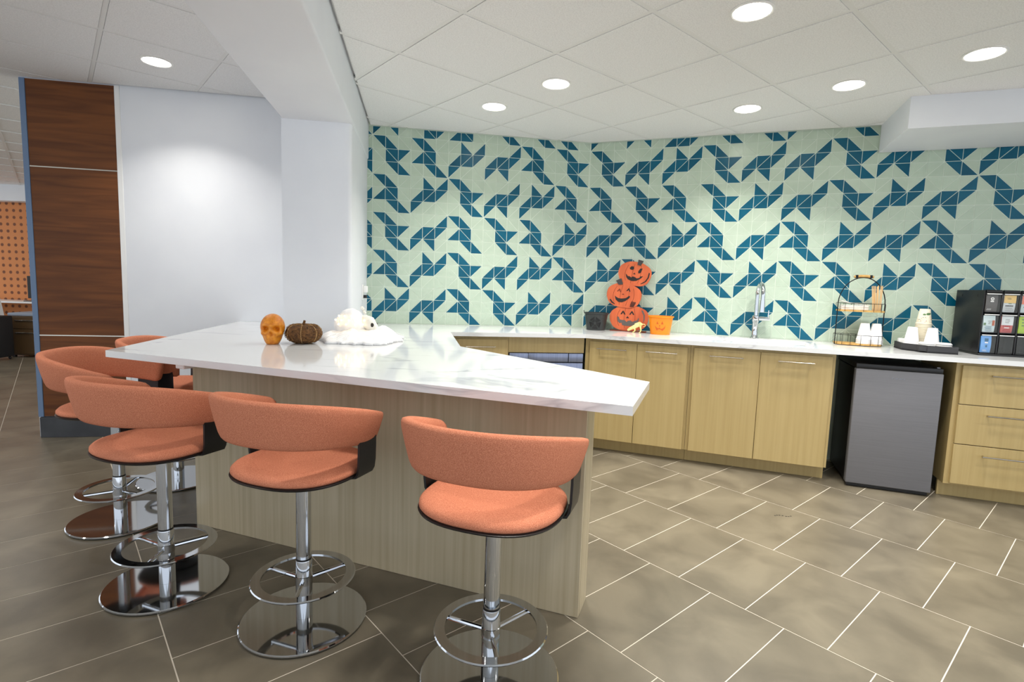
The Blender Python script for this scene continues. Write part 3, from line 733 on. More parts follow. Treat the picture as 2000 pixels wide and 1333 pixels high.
pumpkin(0.045, 0.485, 0.134, 0.098, radians(-10), 0.0, [('eye', 'carve_dark', [(-0.052, 0.040), (-0.040, 0.058), (-0.020, 0.058), (-0.014, 0.040), (-0.026, 0.028), (-0.044, 0.030)]), ('eye', 'carve_dark', [(0.024, 0.026), (0.036, 0.052), (0.054, 0.056), (0.050, 0.030), (0.044, 0.014), (0.028, 0.010)]), ('nose', 'carve_dark', tri(-0.002, -0.004, 0.011, 0.012)),
  ('mouth', 'carve_dark', [(-0.072, -0.012), (-0.062, -0.040), (-0.044, -0.056), (-0.02, -0.062), (0.0, -0.062), (0.028, -0.054), (0.058, -0.030), (0.074, -0.006), (0.052, -0.012), (0.046, -0.026), (0.026, -0.034), (0.008, -0.026), (-0.012, -0.024), (-0.02, -0.036), (-0.036, -0.028), (-0.052, -0.030), (-0.060, -0.020)]),
  ('side_slot', 'carve_dark', [(0.112, 0.032), (0.112, -0.01), (0.098, -0.044), (0.064, -0.074), (0.076, -0.072), (0.106, -0.048), (0.122, -0.01), (0.122, 0.028)])],
  [(0.006, 0.078), (0.034, 0.076), (0.046, 0.118), (0.004, 0.122)], (-0.08, -0.02, 0.05))
bm = BM(); bx(bm, -0.13, 0.17, -0.034, 0.02, 0.0, 0.006, 0.001, 1); obj('base_board', bm, 'pumpkin_edge', ps)
slabv('back_stake', [(-0.02, 0.01), (0.02, 0.01), (0.03, 0.46), (-0.0, 0.46)], -0.012, -0.002, 'stem_dark', ps)

# toy rat skeleton in front of the pumpkins (one skinned body)
def skin_obj(name, verts, edges, radii, mat, parent, loc, rz, sub=2):
    me = bpy.data.meshes.new(name); me.from_pydata(verts, edges, []); o = mobj(name, me, parent, loc, rz)
    sm = o.modifiers.new('skin', 'SKIN'); sm.use_smooth_shade = True
    for i, v in enumerate(me.skin_vertices[0].data): v.radius = (radii[i], radii[i]); v.use_root = (i == 0)
    s = o.modifiers.new('sub', 'SUBSURF'); s.levels = sub; s.render_levels = sub
    dg = bpy.context.evaluated_depsgraph_get(); ev = o.evaluated_get(dg); m2 = bpy.data.meshes.new_from_object(ev)
    o.modifiers.clear(); o.data = m2; m2.materials.clear(); m2.materials.append(MATS[mat])
    for p in m2.polygons: p.use_smooth = True
    return o
V = []; E_ = []; Rr = []
def chain(start, pts):
    prev = start
    for x, y, z, r in pts:
        V.append((x, y, z)); Rr.append(r); k = len(V)-1
        if prev is not None: E_.append((prev, k))
        prev = k
    return prev
chain(None, [(0.012, 0, 0.070, 0.020)])
hip = chain(0, [(0.036, 0, 0.076, 0.017)])
sh_ = chain(0, [(-0.018, 0, 0.052, 0.017), (-0.034, 0, 0.040, 0.014)])
hd = chain(sh_, [(-0.048, -0.002, 0.030, 0.0165), (-0.062, -0.003, 0.021, 0.012), (-0.071, -0.003, 0.016, 0.007)])
chain(hip, [(0.050, 0, 0.072, 0.004), (0.066, 0.002, 0.074, 0.0032), (0.073, 0.004, 0.062, 0.003), (0.064, 0.005, 0.052, 0.0026), (0.052, 0.006, 0.054, 0.002)])
for sy in (-1, 1):
    chain(hip, [(0.034, sy*0.013, 0.052, 0.007), (0.040, sy*0.014, 0.026, 0.0042), (0.034, sy*0.014, 0.006, 0.004), (0.024, sy*0.014, 0.0045, 0.0035)])
    chain(sh_-1, [(-0.014, sy*0.013, 0.034, 0.006), (-0.006, sy*0.015, 0.020, 0.0042), (-0.018, sy*0.015, 0.006, 0.004), (-0.028, sy*0.015, 0.0045, 0.0035)])
    chain(sh_+1, [(-0.045, sy*0.009, 0.041, 0.004), (-0.044, sy*0.012, 0.047, 0.003)])
rt_ = thing('toy_rat', 'pale yellow plastic toy rat crouching before the bottom pumpkin', 'toy rat', PB(0.500, 0.225, Z+0.0005), TB)
skin_obj('body', V, E_, Rr, 'rat_yellow', rt_, (0, 0, 0), 0)
bm = BM()
for sy in (-1, 1): bmesh.ops.create_icosphere(bm, subdivisions=1, radius=0.003, matrix=Matrix.Translation((-0.056, sy*0.012, 0.031)))
obj('eye', bm, 'carve_dark', rt_)

# ------------------------------------------------------------------ wire rack with paper goods
rk = thing('wire_rack', 'black wire two-tier rack with arched frame and bamboo shelves', 'rack', PB(2.093, 0.135, Z+0.0005), TB)
bm = BM(); wv = 0.145
def rack_shelf(z):
    P = [(-wv, 0.07), (wv, 0.07)] + [(wv*cos(th), -0.03-0.05*sin(th)) for th in [pi*i/14 for i in range(15)]]
    b = BM(); p = P
    if area(p) < 0: p = p[::-1]
    prism(b, p, z, z+0.012); return obj('shelf', b, 'bamboo', rk, smooth=False)
front_curve = [(wv*cos(th), -0.032-0.052*sin(th)) for th in [pi*i/14 for i in range(15)]]
loopc = [(-wv, 0.07)] + [(x, y) for x, y in front_curve[::-1]] + [(wv, 0.07)]
for z, hz in ((0.004, 0.072), (0.246, 0.060)):
    rack_shelf(z)
    bm = BM(); tube(bm, [(x, y, z+hz) for x, y in loopc], 0.0018, 6, True)
    for i, (x, y) in enumerate(loopc): 
        if i % 2 == 0 or i in (0, len(loopc)-1): tube(bm, [(x, y, z+0.001), (x, y, z+hz)], 0.0014, 5)
    for q in range(1, 6): tube(bm, [(-wv+q*wv/3, 0.07, z+0.001), (-wv+q*wv/3, 0.07, z+hz)], 0.0014, 5)
    obj('wire_gallery', bm, 'wire', rk)
bm = BM(); arch = [(-wv-0.003, 0.0, 0.0), (-wv-0.003, 0.0, 0.30)] + [(-(wv+0.003)*cos(th)*(1-0.0), 0.0, 0.30+0.195*sin(th)) for th in [pi*i/16 for i in range(1, 16)]] + [(wv+0.003, 0.0, 0.30), (wv+0.003, 0.0, 0.0)]
tube(bm, arch, 0.0035, 8); obj('arch_frame', bm, 'wire', rk)
bm = BM(); tube(bm, [(-0.062, 0, 0.499), (-0.02, 0, 0.505), (0.02, 0, 0.505), (0.062, 0, 0.499)], [0.009, 0.0095, 0.0095, 0.009], 12); hg = obj('grip', bm, 'bamboo', rk)
for x in (-0.045, 0.045):
    bm = BM(); bx(bm, x-0.008, x+0.008, -0.011, 0.011, 0.489, 0.513, 0.002, 1); obj('grip_clamp', bm, 'wire', hg)
def rkp(x, y, z): p = PB(2.093+x, 0.135-y, Z+0.0005+z); return p
def cup_mesh(mat, h, rt, rb, name):       # mouth down
    bm = BM(); lathe(bm, [(rt-0.0025, 0.0), (rt+0.0035, 0.0), (rt+0.0035, 0.005), (rt, 0.0065), (rb, h-0.002), (rb-0.002, h), (0.0, h), (0.0, h-0.003), (rb-0.003, h-0.003), (rt-0.0025, 0.001)], 28, ring=True)
    return obj(name, bm, mat)
c0 = tag(cup_mesh('foam', 0.118, 0.0445, 0.028, 'foam_cup'), 'white foam cup upside down in a nested stack on the wire rack', 'cup', 'foam cups nested on the rack')
first = True
for x, y in ((0.030, -0.028), (0.107, -0.010)):
    for k in range(4):
        loc = rkp(x, y, 0.0165+k*0.010)
        if first: c0.location = loc; first = False
        else: dup(c0, loc=loc)
for k in range(5):
    bm = BM(); bx(bm, -0.085, 0.085, -0.05, 0.05, 0, 0.0065, 0.002, 1)
    o = obj('paper_napkin', bm, 'paper', loc=rkp(-0.046, 0.004, 0.2585+k*0.0068), rz=TB+random.uniform(-0.03, 0.03)); tag(o, 'white folded paper napkin in the flat pile on the rack', 'napkin', 'napkins on the rack')
bm = BM(); P = []
for i in range(11):
    x = -0.09+0.018*i; z = 0.028*((10-i)/10)**2; P.append([(x, -0.05, z), (x, 0.05, z), (x, 0.05, z+0.004), (x, -0.05, z+0.004)])
grid(bm, P, False, True, True)
tag(obj('loose_napkin', bm, 'paper', loc=rkp(-0.045, 0.004, 0.2935), rz=TB), 'white napkin curling up on top of the napkin pile', 'napkin')
for k in range(14):
    i, j = k % 7, k//7; bm = BM(); bx(bm, -0.0026, 0.0026, -0.0011, 0.0011, 0, 0.178+random.uniform(-0.004, 0.004), 0.0006, 1)
    o = obj('stir_stick', bm, 'stick_wood', loc=rkp(0.068+i*0.0078, -0.018+j*0.006-0.012, 0.2585), rz=TB)
    o.rotation_euler = (0, radians(random.uniform(-3, 1)-3+i*0.6), TB); tag(o, 'flat wooden stir stick in the upright bundle on the rack', 'stir stick', 'stir sticks on the rack')

# ------------------------------------------------------------------ cup tray
TR = TB+radians(0)
tr = thing('cup_tray', 'low black angled condiment tray holding cups and lids', 'tray', PB(2.455, 0.25, Z+0.0005), TB)
outl = [(-0.135, 0.11), (0.135, 0.11), (0.135, -0.20), (-0.03, -0.20), (-0.135, -0.06)]
if area(outl) < 0: outl.reverse()
bm = BM(); prism(bm, outl, 0.0, 0.010); obj('floor_plate', bm, 'tray_black', tr, smooth=False)
bm = BM()
for i in range(len(outl)):
    p, q = Vector(outl[i]), Vector(outl[(i+1) % len(outl)]); d = (q-p).normalized(); nrm = Vector((-d.y, d.x))
    pp = [p, q, q+nrm*0.006-d*0.004, p+nrm*0.006+d*0.004]; prism(bm, [(v.x, v.y) for v in pp], 0.0, 0.048)
obj('rim', bm, 'tray_black', tr, smooth=False)
bm = BM(); bx(bm, -0.075, 0.128, -0.192, -0.084, 0.0102, 0.0422); obj('lid_step', bm, 'tray_black', tr, smooth=False)
for a in ((0.02, 0.024, -0.076, 0.10), (-0.06, 0.13, -0.082, -0.078)):
    bm = BM(); bx(bm, a[0], a[1], a[2], a[3], 0.010, 0.042); obj('divider', bm, 'tray_black', tr, smooth=False)
def trp(x, y, z): return PB(2.455+x, 0.25-y, Z+0.0005+z)
def foam_stack(x, y, n, lab, grp):
    for k in range(n): dup(c0, None, lab, grp, trp(x, y, 0.0105+0.010*k))
foam_stack(-0.070, -0.012, 4, 'white foam cup upside down in the short stack by the tray end', 'foam cups at the tray end')
foam_stack(0.040, -0.030, 4, 'white foam cup upside down in the stack between paper cups and organizer', 'foam cups by the paper cups')
# printed paper cups, nested mouth down
pc = tag(cup_mesh('cup_paper', 0.105, 0.045, 0.031, 'paper_cup'), 'printed paper cup in the tall nested stack on the black tray', 'cup', 'paper cups in the tall stack')
pc.location = trp(0.012, 0.058, 0.0105)
for k in range(1, 16): o = dup(pc, loc=trp(0.012, 0.058, 0.0105+0.0106*k))
topz = 0.0105+0.0106*15
pr = thing('top_paper_cup', 'topmost paper cup with speckled floral print on the tall stack', 'cup', trp(0.012, 0.058, topz+0.0108), TB)
o = cup_mesh('cup_paper', 0.105, 0.045, 0.031, 'cup_body'); o.parent = pr
for k in range(46):
    zz = random.uniform(0.012, 0.050); th = random.uniform(-pi, 0); r = 0.045+(0.031-0.045)*(zz-0.007)/0.097+0.0004
    bm = BM(); bmesh.ops.create_icosphere(bm, subdivisions=1, radius=random.uniform(0.0011, 0.0022)); o = obj('print_speckle', bm, random.choice(['pkt_bottle', 'ink_dark', 'pkt_yellow']), pr, (r*cos(th), r*sin(th), zz))
for th, zz, a in ((-1.3, 0.068, 0.012), (-1.9, 0.064, 0.010), (-0.9, 0.07, 0.010)):
    r = 0.045+(0.031-0.045)*(zz-0.007)/0.097-0.0025
    bm = BM(); bmesh.ops.create_icosphere(bm, subdivisions=2, radius=1.0, matrix=Matrix.Diagonal((a, a*0.3, a, 1))); o = obj('printed_leaf', bm, 'ink_leaf', pr, (r*cos(th), r*sin(th), zz), th+pi/2)
def lid(x, y, z, lab, grp):
    bm = BM(); lathe(bm, [(0.0, 0.0), (0.046, 0.0), (0.047, 0.004), (0.042, 0.007), (0.040, 0.012), (0.0, 0.012)], 28); tag(obj('takeaway_disc', bm, 'white_plastic', loc=trp(x, y, z)), lab, 'lid', grp)
for x, y, n in ((-0.02, -0.135, 2), (0.078, -0.125, 2)):
    for k in range(n): lid(x, y, 0.0425+k*0.0125, 'flat white plastic cup lid in the front of the black tray', 'cup lids in the tray')
bm = BM(); bx(bm, -0.03, 0.03, -0.02, 0.02, 0, 0.062, 0.002, 1)
tag(obj('creamer_box', bm, 'white_plastic', loc=trp(-0.098, 0.055, 0.0105), rz=TB), 'small white carton box at the narrow end of the black tray', 'box')

# ------------------------------------------------------------------ beverage packet organizer
OR = radians(7)
og = thing('packet_organizer', 'black beverage organizer with clear pockets of sachets', 'organizer', PB(2.722, 0.365, Z+0.0005), TB+OR)
OW, OD, OH, CW = 0.295, 0.315, 0.425, 0.0975      # width, depth, height, column pitch
bm = BM(); bx(bm, 0.0, 0.006, 0.0, OD, 0.012, OH, 0.003, 2); sd = obj('side_panel', bm, 'black_plastic', og)
for y, z in ((0.07, OH-0.035), (0.24, OH-0.035), (0.07, 0.045)):
    bm = BM(); bx(bm, -0.0012, 0.001, y-0.004, y+0.004, z-0.008, z+0.008, 0.001, 1); obj('slot', bm, 'black_matte', sd)
bm = BM(); bx(bm, OW, OW+0.006, 0.0, OD, 0.012, OH, 0.003, 2); obj('side_panel', bm, 'black_plastic', og)
bm = BM(); bx(bm, -0.004, OW+0.010, -0.018, OD, 0.0, 0.0118, 0.002, 1); obj('base', bm, 'black_plastic', og)
bm = BM(); bx(bm, 0.0062, OW-0.0002, 0.10, OD, 0.0122, OH-0.004); obj('back_box', bm, 'black_matte', og, smooth=False)
for c in range(3):
    x0 = 0.006+c*CW
    bm = BM(); tube(bm, [(x0+0.004, 0.006, OH-0.008), (x0+CW-0.006, 0.006, OH-0.008)], 0.011, 12); obj('top_roll', bm, 'steel_brushed' if False else 'black_plastic', og)
    if c: bm = BM(); bx(bm, x0-0.006, x0+0.004, -0.004, 0.0995, 0.0125, OH-0.02, 0.002, 1); obj('divider', bm, 'black_plastic', og)
    for r in range(3):
        z0 = 0.018+r*0.134
        bm = BM(); bx(bm, x0+0.008, x0+CW-0.010, 0.0, 0.098, z0-0.005, z0, 0.001, 1); obj('pocket_floor', bm, 'black_plastic', og)
        bm = BM(); bx(bm, x0+0.008, x0+CW-0.010, -0.004, -0.002, z0+0.001, z0+0.112, 0.0008, 1); pk = obj('pocket_window', bm, 'clear_plastic', og)
        bm = BM(); bx(bm, x0+0.007, x0+CW-0.009, -0.007, -0.001, z0+0.1125, z0+0.118, 0.001, 1); obj('pocket_lip', bm, 'white_plastic', pk)
def ogp(x, y, z): return PB(2.722+x*cos(OR)-y*sin(OR), 0.365-x*sin(OR)-y*cos(OR), Z+0.0005+z)
def packet(c, r, label, body, bands=(), w=0.066, dx=0.0):
    x0 = 0.006+c*CW+0.010+dx; z0 = 0.0185+r*0.134
    t = thing('drink_sachet', label, 'sachet', ogp(x0+w/2, 0.012, z0), TB+OR)
    bm = BM(); P = []
    for i in range(7):
        z = 0.108*i/6; q = 0.006*sin(pi*i/6)+0.0012; P.append([(-w/2, -q, z), (0, -q*1.25, z), (w/2, -q, z), (w/2, q, z), (0, q, z), (-w/2, q, z)])
    grid(bm, P, False, True, True); obj('sleeve', bm, body, t)
    for mat, xa, xb, za, zb in bands:
        bm = BM(); bx(bm, xa*w/2, xb*w/2, -0.0106, -0.0095, za*0.108, zb*0.108); obj('print', bm, mat, t, smooth=False)
    return t
def lines(mat, xa, xb, z0, n, step, hh):
    return [(mat, xa+random.uniform(0, 0.15), xb-random.uniform(0, 0.25), z0-k*step, z0-k*step+hh) for k in range(n)]
t = packet(0, 2, 'charcoal coffee sachet with round white emblem and small white label', 'pkt_charcoal', [('ink_white', -0.28, 0.28, 0.58, 0.66)] + lines('ink_white', -0.85, 0.1, 0.16, 2, 0.06, 0.015))
bm = BM(); lathe(bm, [(0.0, 0.0), (0.010, 0.0), (0.010, 0.0012), (0.0, 0.0012)], 20); o = obj('emblem', bm, 'ink_white', t, (0, -0.0105, 0.083)); o.rotation_euler = (pi/2, 0, 0)
bm = BM(); lathe(bm, [(0.0, 0.0), (0.004, 0.0), (0.004, 0.0006), (0.0, 0.0006)], 12); o2 = obj('emblem_centre', bm, 'pkt_charcoal', o, (0, 0, 0.0013))
packet(1, 2, 'sachet with yellow top and pale lower half with bold dark lettering', 'pkt_white', [('pkt_yellow', -0.98, 0.98, 0.55, 1.0)] + [(m, a, b, c-0.0, d) for m, a, b, c, d in lines('ink_dark', -0.6, 0.3, 0.84, 2, 0.06, 0.03)] + [('ink_leaf', -0.2, 0.3, 0.50, 0.54)] + [('ink_dark', -0.66+k*0.22, -0.52+k*0.22, 0.34, 0.42) for k in range(6)] + lines('carve_grey', -0.7, 0.7, 0.24, 3, 0.07, 0.012))
packet(2, 2, 'sachet with coral top and pale lower half at the organizer upper row', 'pkt_pale', [('pkt_coral', -0.98, 0.98, 0.5, 1.0), ('ink_dark', -0.6, 0.5, 0.3, 0.36)])
packet(0, 1, 'pale sachet with a brown bottle picture and fine blue lines', 'pkt_pale', [('pkt_bottle', 0.45, 0.85, 0.40, 0.72), ('ink_leaf', -0.95, -0.6, 0.42, 0.56)] + lines('ink_teal', -0.75, 0.6, 0.34, 4, 0.075, 0.018) + lines('carve_grey', -0.3, 0.4, 0.66, 3, 0.08, 0.02))
packet(1, 1, 'pink and white sachet with red lettering in the organizer middle row', 'pkt_red', [('pkt_white', -0.98, 0.98, 0.46, 1.0)] + [('ink_red', -0.6+k*0.32, -0.40+k*0.32, 0.38, 0.46) for k in range(4)] + lines('ink_white', -0.5, 0.6, 0.28, 1, 0.1, 0.05) + lines('ink_red', -0.7, 0.7, 0.18, 2, 0.09, 0.04) + lines('carve_grey', -0.4, 0.5, 0.78, 3, 0.09, 0.03))
packet(2, 1, 'lime green sachet in the organizer middle row', 'pkt_green', lines('ink_leaf', -0.6, 0.6, 0.8, 3, 0.18, 0.06))
packet(0, 0, 'sky blue sachet with dark square badge and leaf mark', 'pkt_blue', [('ink_teal', -0.35, 0.35, 0.68, 0.86), ('ink_white', -0.3, 0.3, 0.56, 0.64), ('ink_teal', -0.12, 0.2, 0.32, 0.46)] + lines('ink_white', -0.7, 0.2, 0.14, 2, 0.06, 0.02), w=0.058)

# ------------------------------------------------------------------ skull and vine pumpkin on the bar
def gauss(dx, dz, w, h): return math.exp(-(dx/w)**2-(dz/h)**2)
bm = BM(); bmesh.ops.create_uvsphere(bm, u_segments=72, v_segments=52, radius=1.0)
for v in bm.verts:
    x, y, z = v.co          # face toward -y
    w = 1.0
    if z < -0.05: k = min(1.0, (-0.05-z)/0.75); w = 1-0.20*k
    if z < 0:
        rho = sqrt(x*x+y*y)
        if rho > 1e-3: kk = rho**(-0.5*min(1.0, -z*1.6)); x *= kk; y *= kk
    X = 0.061*x*w; Zz = 0.094+(0.072*z if z > 0 else 0.096*z); Y = 0.080*y*(1 if y > 0 else 0.86)
    if y > 0 and z < 0: Y *= 1-0.55*min(1, -z*1.3)
    if y < 0 and z < -0.2: Y = Y*0.96-0.010*min(1, -z)
    if y < 0:
        f_ = min(1.0, -y*2)
        ey = max(gauss(X-0.0255, Zz-0.089, 0.0135, 0.012), gauss(X+0.0255, Zz-0.089, 0.0135, 0.012)); Y += 0.040*ey*f_
        Y += 0.020*gauss(X, Zz-0.063, 0.008, 0.011)*f_
        br_ = gauss(X, Zz-0.108, 0.045, 0.007); Y -= 0.006*br_*f_
        ck = max(gauss(X-0.042, Zz-0.063, 0.012, 0.010), gauss(X+0.042, Zz-0.063, 0.012, 0.010)); Y -= 0.007*ck*f_; X += math.copysign(0.006*ck, X)
        Y += 0.010*max(gauss(X-0.037, Zz-0.038, 0.010, 0.012), gauss(X+0.037, Zz-0.038, 0.010, 0.012))*f_
        if 0.022 < Zz < 0.045 and abs(X) < 0.03: Y += 0.0022*abs(sin(X*pi/0.0085))*f_
        Y += 0.003*gauss(X, Zz-0.033, 0.03, 0.0025)*f_
    v.co = (X, Y, max(Zz, 0.004))
skl = thing('decorative_skull', 'glittery orange plastic skull standing on the white bar', 'skull', (-1.290, 2.868, Z+0.0005), radians(2))
for v in bm.verts: v.co.z -= 0.004
o = obj('skull_body', bm, 'skull_orange', skl, ang=80); skl.rotation_euler = (0, 0, radians(14))
vp = thing('vine_pumpkin', 'brown woven vine pumpkin beside the orange skull', 'pumpkin', (-1.150, 2.935, Z+0.0005), 0.2)
def lobed(th, ph, k=1.0):
    r = 0.090*(1+0.06*abs(sin(3.5*th)))*(1-0.04*random.random()*0)
    cp = max(0.0, cos(ph))**0.75
    return (k*r*cp*cos(th), k*r*cp*sin(th), 0.056+0.056*k*sin(ph)*(1-0.22*math.exp(-((ph-pi/2)/0.4)**2)))
bm = BM(); P = [[lobed(2*pi*j/56, -pi/2+pi*i/22) for j in range(56)] for i in range(23)]; grid(bm, P, False, True, True); obj('core', bm, 'twig', vp, ang=80)
bm = BM()
for k in range(420):
    th, ph = random.uniform(0, 2*pi), random.uniform(-1.2, 1.35); dt, dp = random.uniform(-0.35, 0.35), random.uniform(-0.35, 0.35)
    tube(bm, [lobed(th+dt*q/3, max(-1.35, min(1.45, ph+dp*q/3)), 1.0+0.055*sin(pi*(q+0.5)/4)) for q in range(4)], 0.0011, 3)
stuff(obj('vine_strands', bm, 'twig_strand', vp))
for k in range(7):
    bm = BM(); th = 2*pi*k/7+0.25; tube(bm, [lobed(th, -1.3+2.7*q/14, 1.02) for q in range(15)], 0.0015, 6); obj('twine_rib', bm, 'twine', vp)
bm = BM(); tube(bm, [(0, 0, 0.094), (0.002, 0, 0.112), (0.006, 0, 0.126)], [0.010, 0.007, 0.006], 8); obj('stem', bm, 'twig', vp)

# ------------------------------------------------------------------ cobweb, skeleton creature and fairy lights
cw = PA(-1.78, 1.30, Z+0.0005)
bm = BM(); NX, NY = 70, 60; VV = {}
from mathutils import noise
def wh(x, y):
    ox = noise.noise((x*6, y*6, 3.1))*0.09+noise.noise((x*19, y*19, 9.1))*0.03
    r = sqrt((x/(0.265+ox))**2+(y/(0.25+ox))**2)
    if r >= 1.0: return None
    e_ = 1-r*r; n = 0.5+0.5*noise.noise((x*16, y*16, 0.7)); n2 = 0.5+0.5*noise.noise((x*45, y*45, 5.0))
    bump = 0.058*math.exp(-((x-0.15)/0.075)**2-((y+0.02)/0.12)**2)+0.034*math.exp(-((x+0.19)/0.05)**2-((y+0.05)/0.06)**2)
    bump += 0.035*math.exp(-((x+0.03)/0.15)**2-((y-0.02)/0.13)**2)
    return 0.002+(e_**0.45)*(0.010+0.030*n+0.014*n2+bump)
for i in range(NX+1):
    for j in range(NY+1):
        x, y = -0.32+0.64*i/NX, -0.31+0.62*j/NY; z = wh(x, y)
        if z is not None and not (x < -0.115 and y > 0.285): VV[i, j] = (bm.verts.new((x, y, z)), bm.verts.new((x, y, 0.0)))
for i in range(NX):
    for j in range(NY):
        ks = ((i, j), (i+1, j), (i+1, j+1), (i, j+1))
        if all(k in VV for k in ks):
            bm.faces.new([VV[k][0] for k in ks]); bm.faces.new([VV[k][1] for k in ks][::-1])
be = [e_ for e_ in bm.edges if len(e_.link_faces) == 1]
top_b = [e_ for e_ in be if e_.verts[0].co.z > 0.0005]
inv = {}
for k, (a, b) in VV.items(): inv[a] = b
for e_ in top_b:
    a, b = e_.verts
    if a in inv and b in inv:
        try: bm.faces.new((a, b, inv[b], inv[a]))
        except ValueError: pass
bmesh.ops.delete(bm, geom=[v for v in bm.verts if not v.link_faces], context='VERTS')
wb = thing('cobweb', 'fluffy white stretched cobweb heaped on the bar beside the vine pumpkin', 'cobweb', cw, TA)
obj('cotton_mass', bm, 'cotton', wb, ang=180)
bm = BM()
for k in range(60):
    a = random.uniform(0, 2*pi); r0 = random.uniform(0.1, 0.2); r1 = r0+random.uniform(0.05, 0.1); b = a+random.uniform(-0.3, 0.3)
    tube(bm, [(r0*cos(a), r0*sin(a), 0.05), ((r0+r1)/2*cos((a+b)/2), (r0+r1)/2*sin((a+b)/2), 0.035), (r1*cos(b)*0.98, r1*sin(b)*0.9, 0.004)], 0.0009, 3)
stuff(obj('loose_threads', bm, 'cotton', wb))
# creature: humped body under webbing, bony neck knobs, long skull
cr = thing('skeleton_creature', 'white skeleton animal figure with dark eye socket rising from the cobweb', 'figurine', PA(-1.795, 1.255, Z+0.040), TA)
bm = BM(); bmesh.ops.create_uvsphere(bm, u_segments=40, v_segments=26, radius=1.0)
for v in bm.verts:
    x, y, z = v.co; k = 1+0.06*noise.noise((x*3, y*3, z*3))
    v.co = (-0.05+0.098*x*k*(1-0.25*max(0, z)), 0.082*y*k, 0.052+0.094*z*k)
obj('body', bm, 'cotton', cr, ang=180)
bm = BM(); bmesh.ops.create_uvsphere(bm, u_segments=32, v_segments=20, radius=1.0)
for v in bm.verts:
    x, y, z = v.co; tp = 1-0.42*max(0, x)-0.0*x; X = 0.082*x; Yy = 0.040*y*tp; Zz = 0.042*z*tp-0.030*max(0, x)-0.004
    for sy in (-1, 1):
        d = sqrt((X-0.002)**2+(Yy-sy*0.036)**2+(Zz-0.004)**2)
        if d < 0.014: Yy -= sy*0.008*(1-d/0.014)
    v.co = (X, Yy, Zz)
hd_ = obj('skull', bm, 'bone', cr, (0.066, -0.028, 0.062), radians(-18), ang=180); hd_.rotation_euler = (0, radians(24), radians(-18))
for sy in (-1, 1):
    bm = BM(); bmesh.ops.create_uvsphere(bm, u_segments=14, v_segments=10, radius=0.0125, matrix=Matrix.Diagonal((0.95, 0.45, 1.1, 1))); obj('eye_socket', bm, 'socket_dark', hd_, (0.024, sy*0.0288, 0.000))
bm = BM(); bmesh.ops.create_icosphere(bm, subdivisions=2, radius=0.007); obj('nostril', bm, 'carve_dark', hd_, (0.070, -0.012, -0.022))
for k in range(5):
    bm = BM(); bmesh.ops.create_icosphere(bm, subdivisions=2, radius=0.0105-0.0006*k); obj('vertebra', bm, 'bone', cr, (0.012+0.006*k, 0.02, 0.150-0.012*k+0.006*(k % 2)))
fl = thing('fairy_lights', 'string of small warm fairy lights tucked in the cobweb', 'string lights', PA(-1.843, 1.262, Z+0.05), TA)
wirep = []
for k in range(15):
    a = -2.7+k*0.16; zz = 0.046+0.024*(k % 3); rr = sqrt(max(0.05, 1-((zz-0.042)/0.094)**2)); p = (0.104*rr*cos(a), 0.092*rr*sin(a), zz); wirep.append(p)
bm = BM(); tube(bm, wirep, 0.0012, 5); obj('wire', bm, 'white_plastic', fl)
for p in wirep[1:14]:
    bm = BM(); bmesh.ops.create_icosphere(bm, subdivisions=2, radius=0.0055); obj('bulb', bm, 'bulb_glow', fl, p)
# socket on the pier side with plug and cord
so = thing('wall_outlet', 'white wall outlet plate with plug on the pier side above the cobweb', 'outlet', PA(SP, 0.33, 1.13), TA)
bm = BM(); bx(bm, 0.0005, 0.008, -0.036, 0.036, 0.0, 0.115, 0.002, 1); obj('plate', bm, 'white_plastic', so)
bm = BM(); bx(bm, 0.0085, 0.040, -0.020, 0.020, 0.055, 0.105, 0.004, 2); obj('adapter', bm, 'white_plastic', so)
bm = BM(); bx(bm, 0.0085, 0.034, -0.013, 0.013, 0.012, 0.036, 0.003, 2); obj('plug', bm, 'black_plastic', so)
bm = BM(); tube(bm, [(0.030, 0, 0.015), (0.034, -0.05, -0.06), (0.030, -0.20, -0.13), (0.026, -0.42, -0.17), (0.03, -0.62, -0.183)], 0.0022, 6); obj('cord', bm, 'white_plastic', so)

# ------------------------------------------------------------------ far room behind the walnut wall
FY = 9.25
def FR(x, z=0.0, dy=0.0): return (x, FY+dy, z)
bm = BM(); bx(bm, -12, -2.5, FY, FY+0.12, 0, 2.9); struct(obj('wall_far', bm, 'screen_dots', smooth=False))
bm = BM(); bx(bm, -12, -2.5, FY-0.22, FY-0.02, 2.40, 2.88); struct(obj('trim_2', bm, 'white_paint', smooth=False))
bm = BM(); pl3 = [PA(-9.5, -5.6), PA(-9.5, 0.03), PA(-4.31, 0.03), PA(-2.4, 0.03), PA(-2.4, -5.6)]
pp = [(-12, FY), (-12, 3.0), (-3.75, 4.00), (-2.5, 4.30), (-2.5, FY)]
prism(bm, pp if area(pp) > 0 else pp[::-1], HL+0.02, HL+0.09); cf = struct(obj('ceiling_far', bm, 'ceiling_panel', smooth=False))
hpF = [((0, -1), -(FY-0.23)), ((1, 0), -11.5), ((-1, 0), 3.9)] + halfplanesA(dmax=-0.12)
for b in range(3, 20):
    P = [GC(-16, b-0.02), GC(2, b-0.02), GC(2, b+0.02), GC(-16, b+0.02)]; p = [(q.x, q.y) for q in P]
    for n, c in hpF:
        p = clip(p, n, c)
        if len(p) < 3: break
    if len(p) >= 3:
        bm = BM(); prism(bm, p if area(p) > 0 else p[::-1], HL+0.012, HL+0.0195); obj('ceiling_grid_bar', bm, 'ceiling_bar', cf, smooth=False)
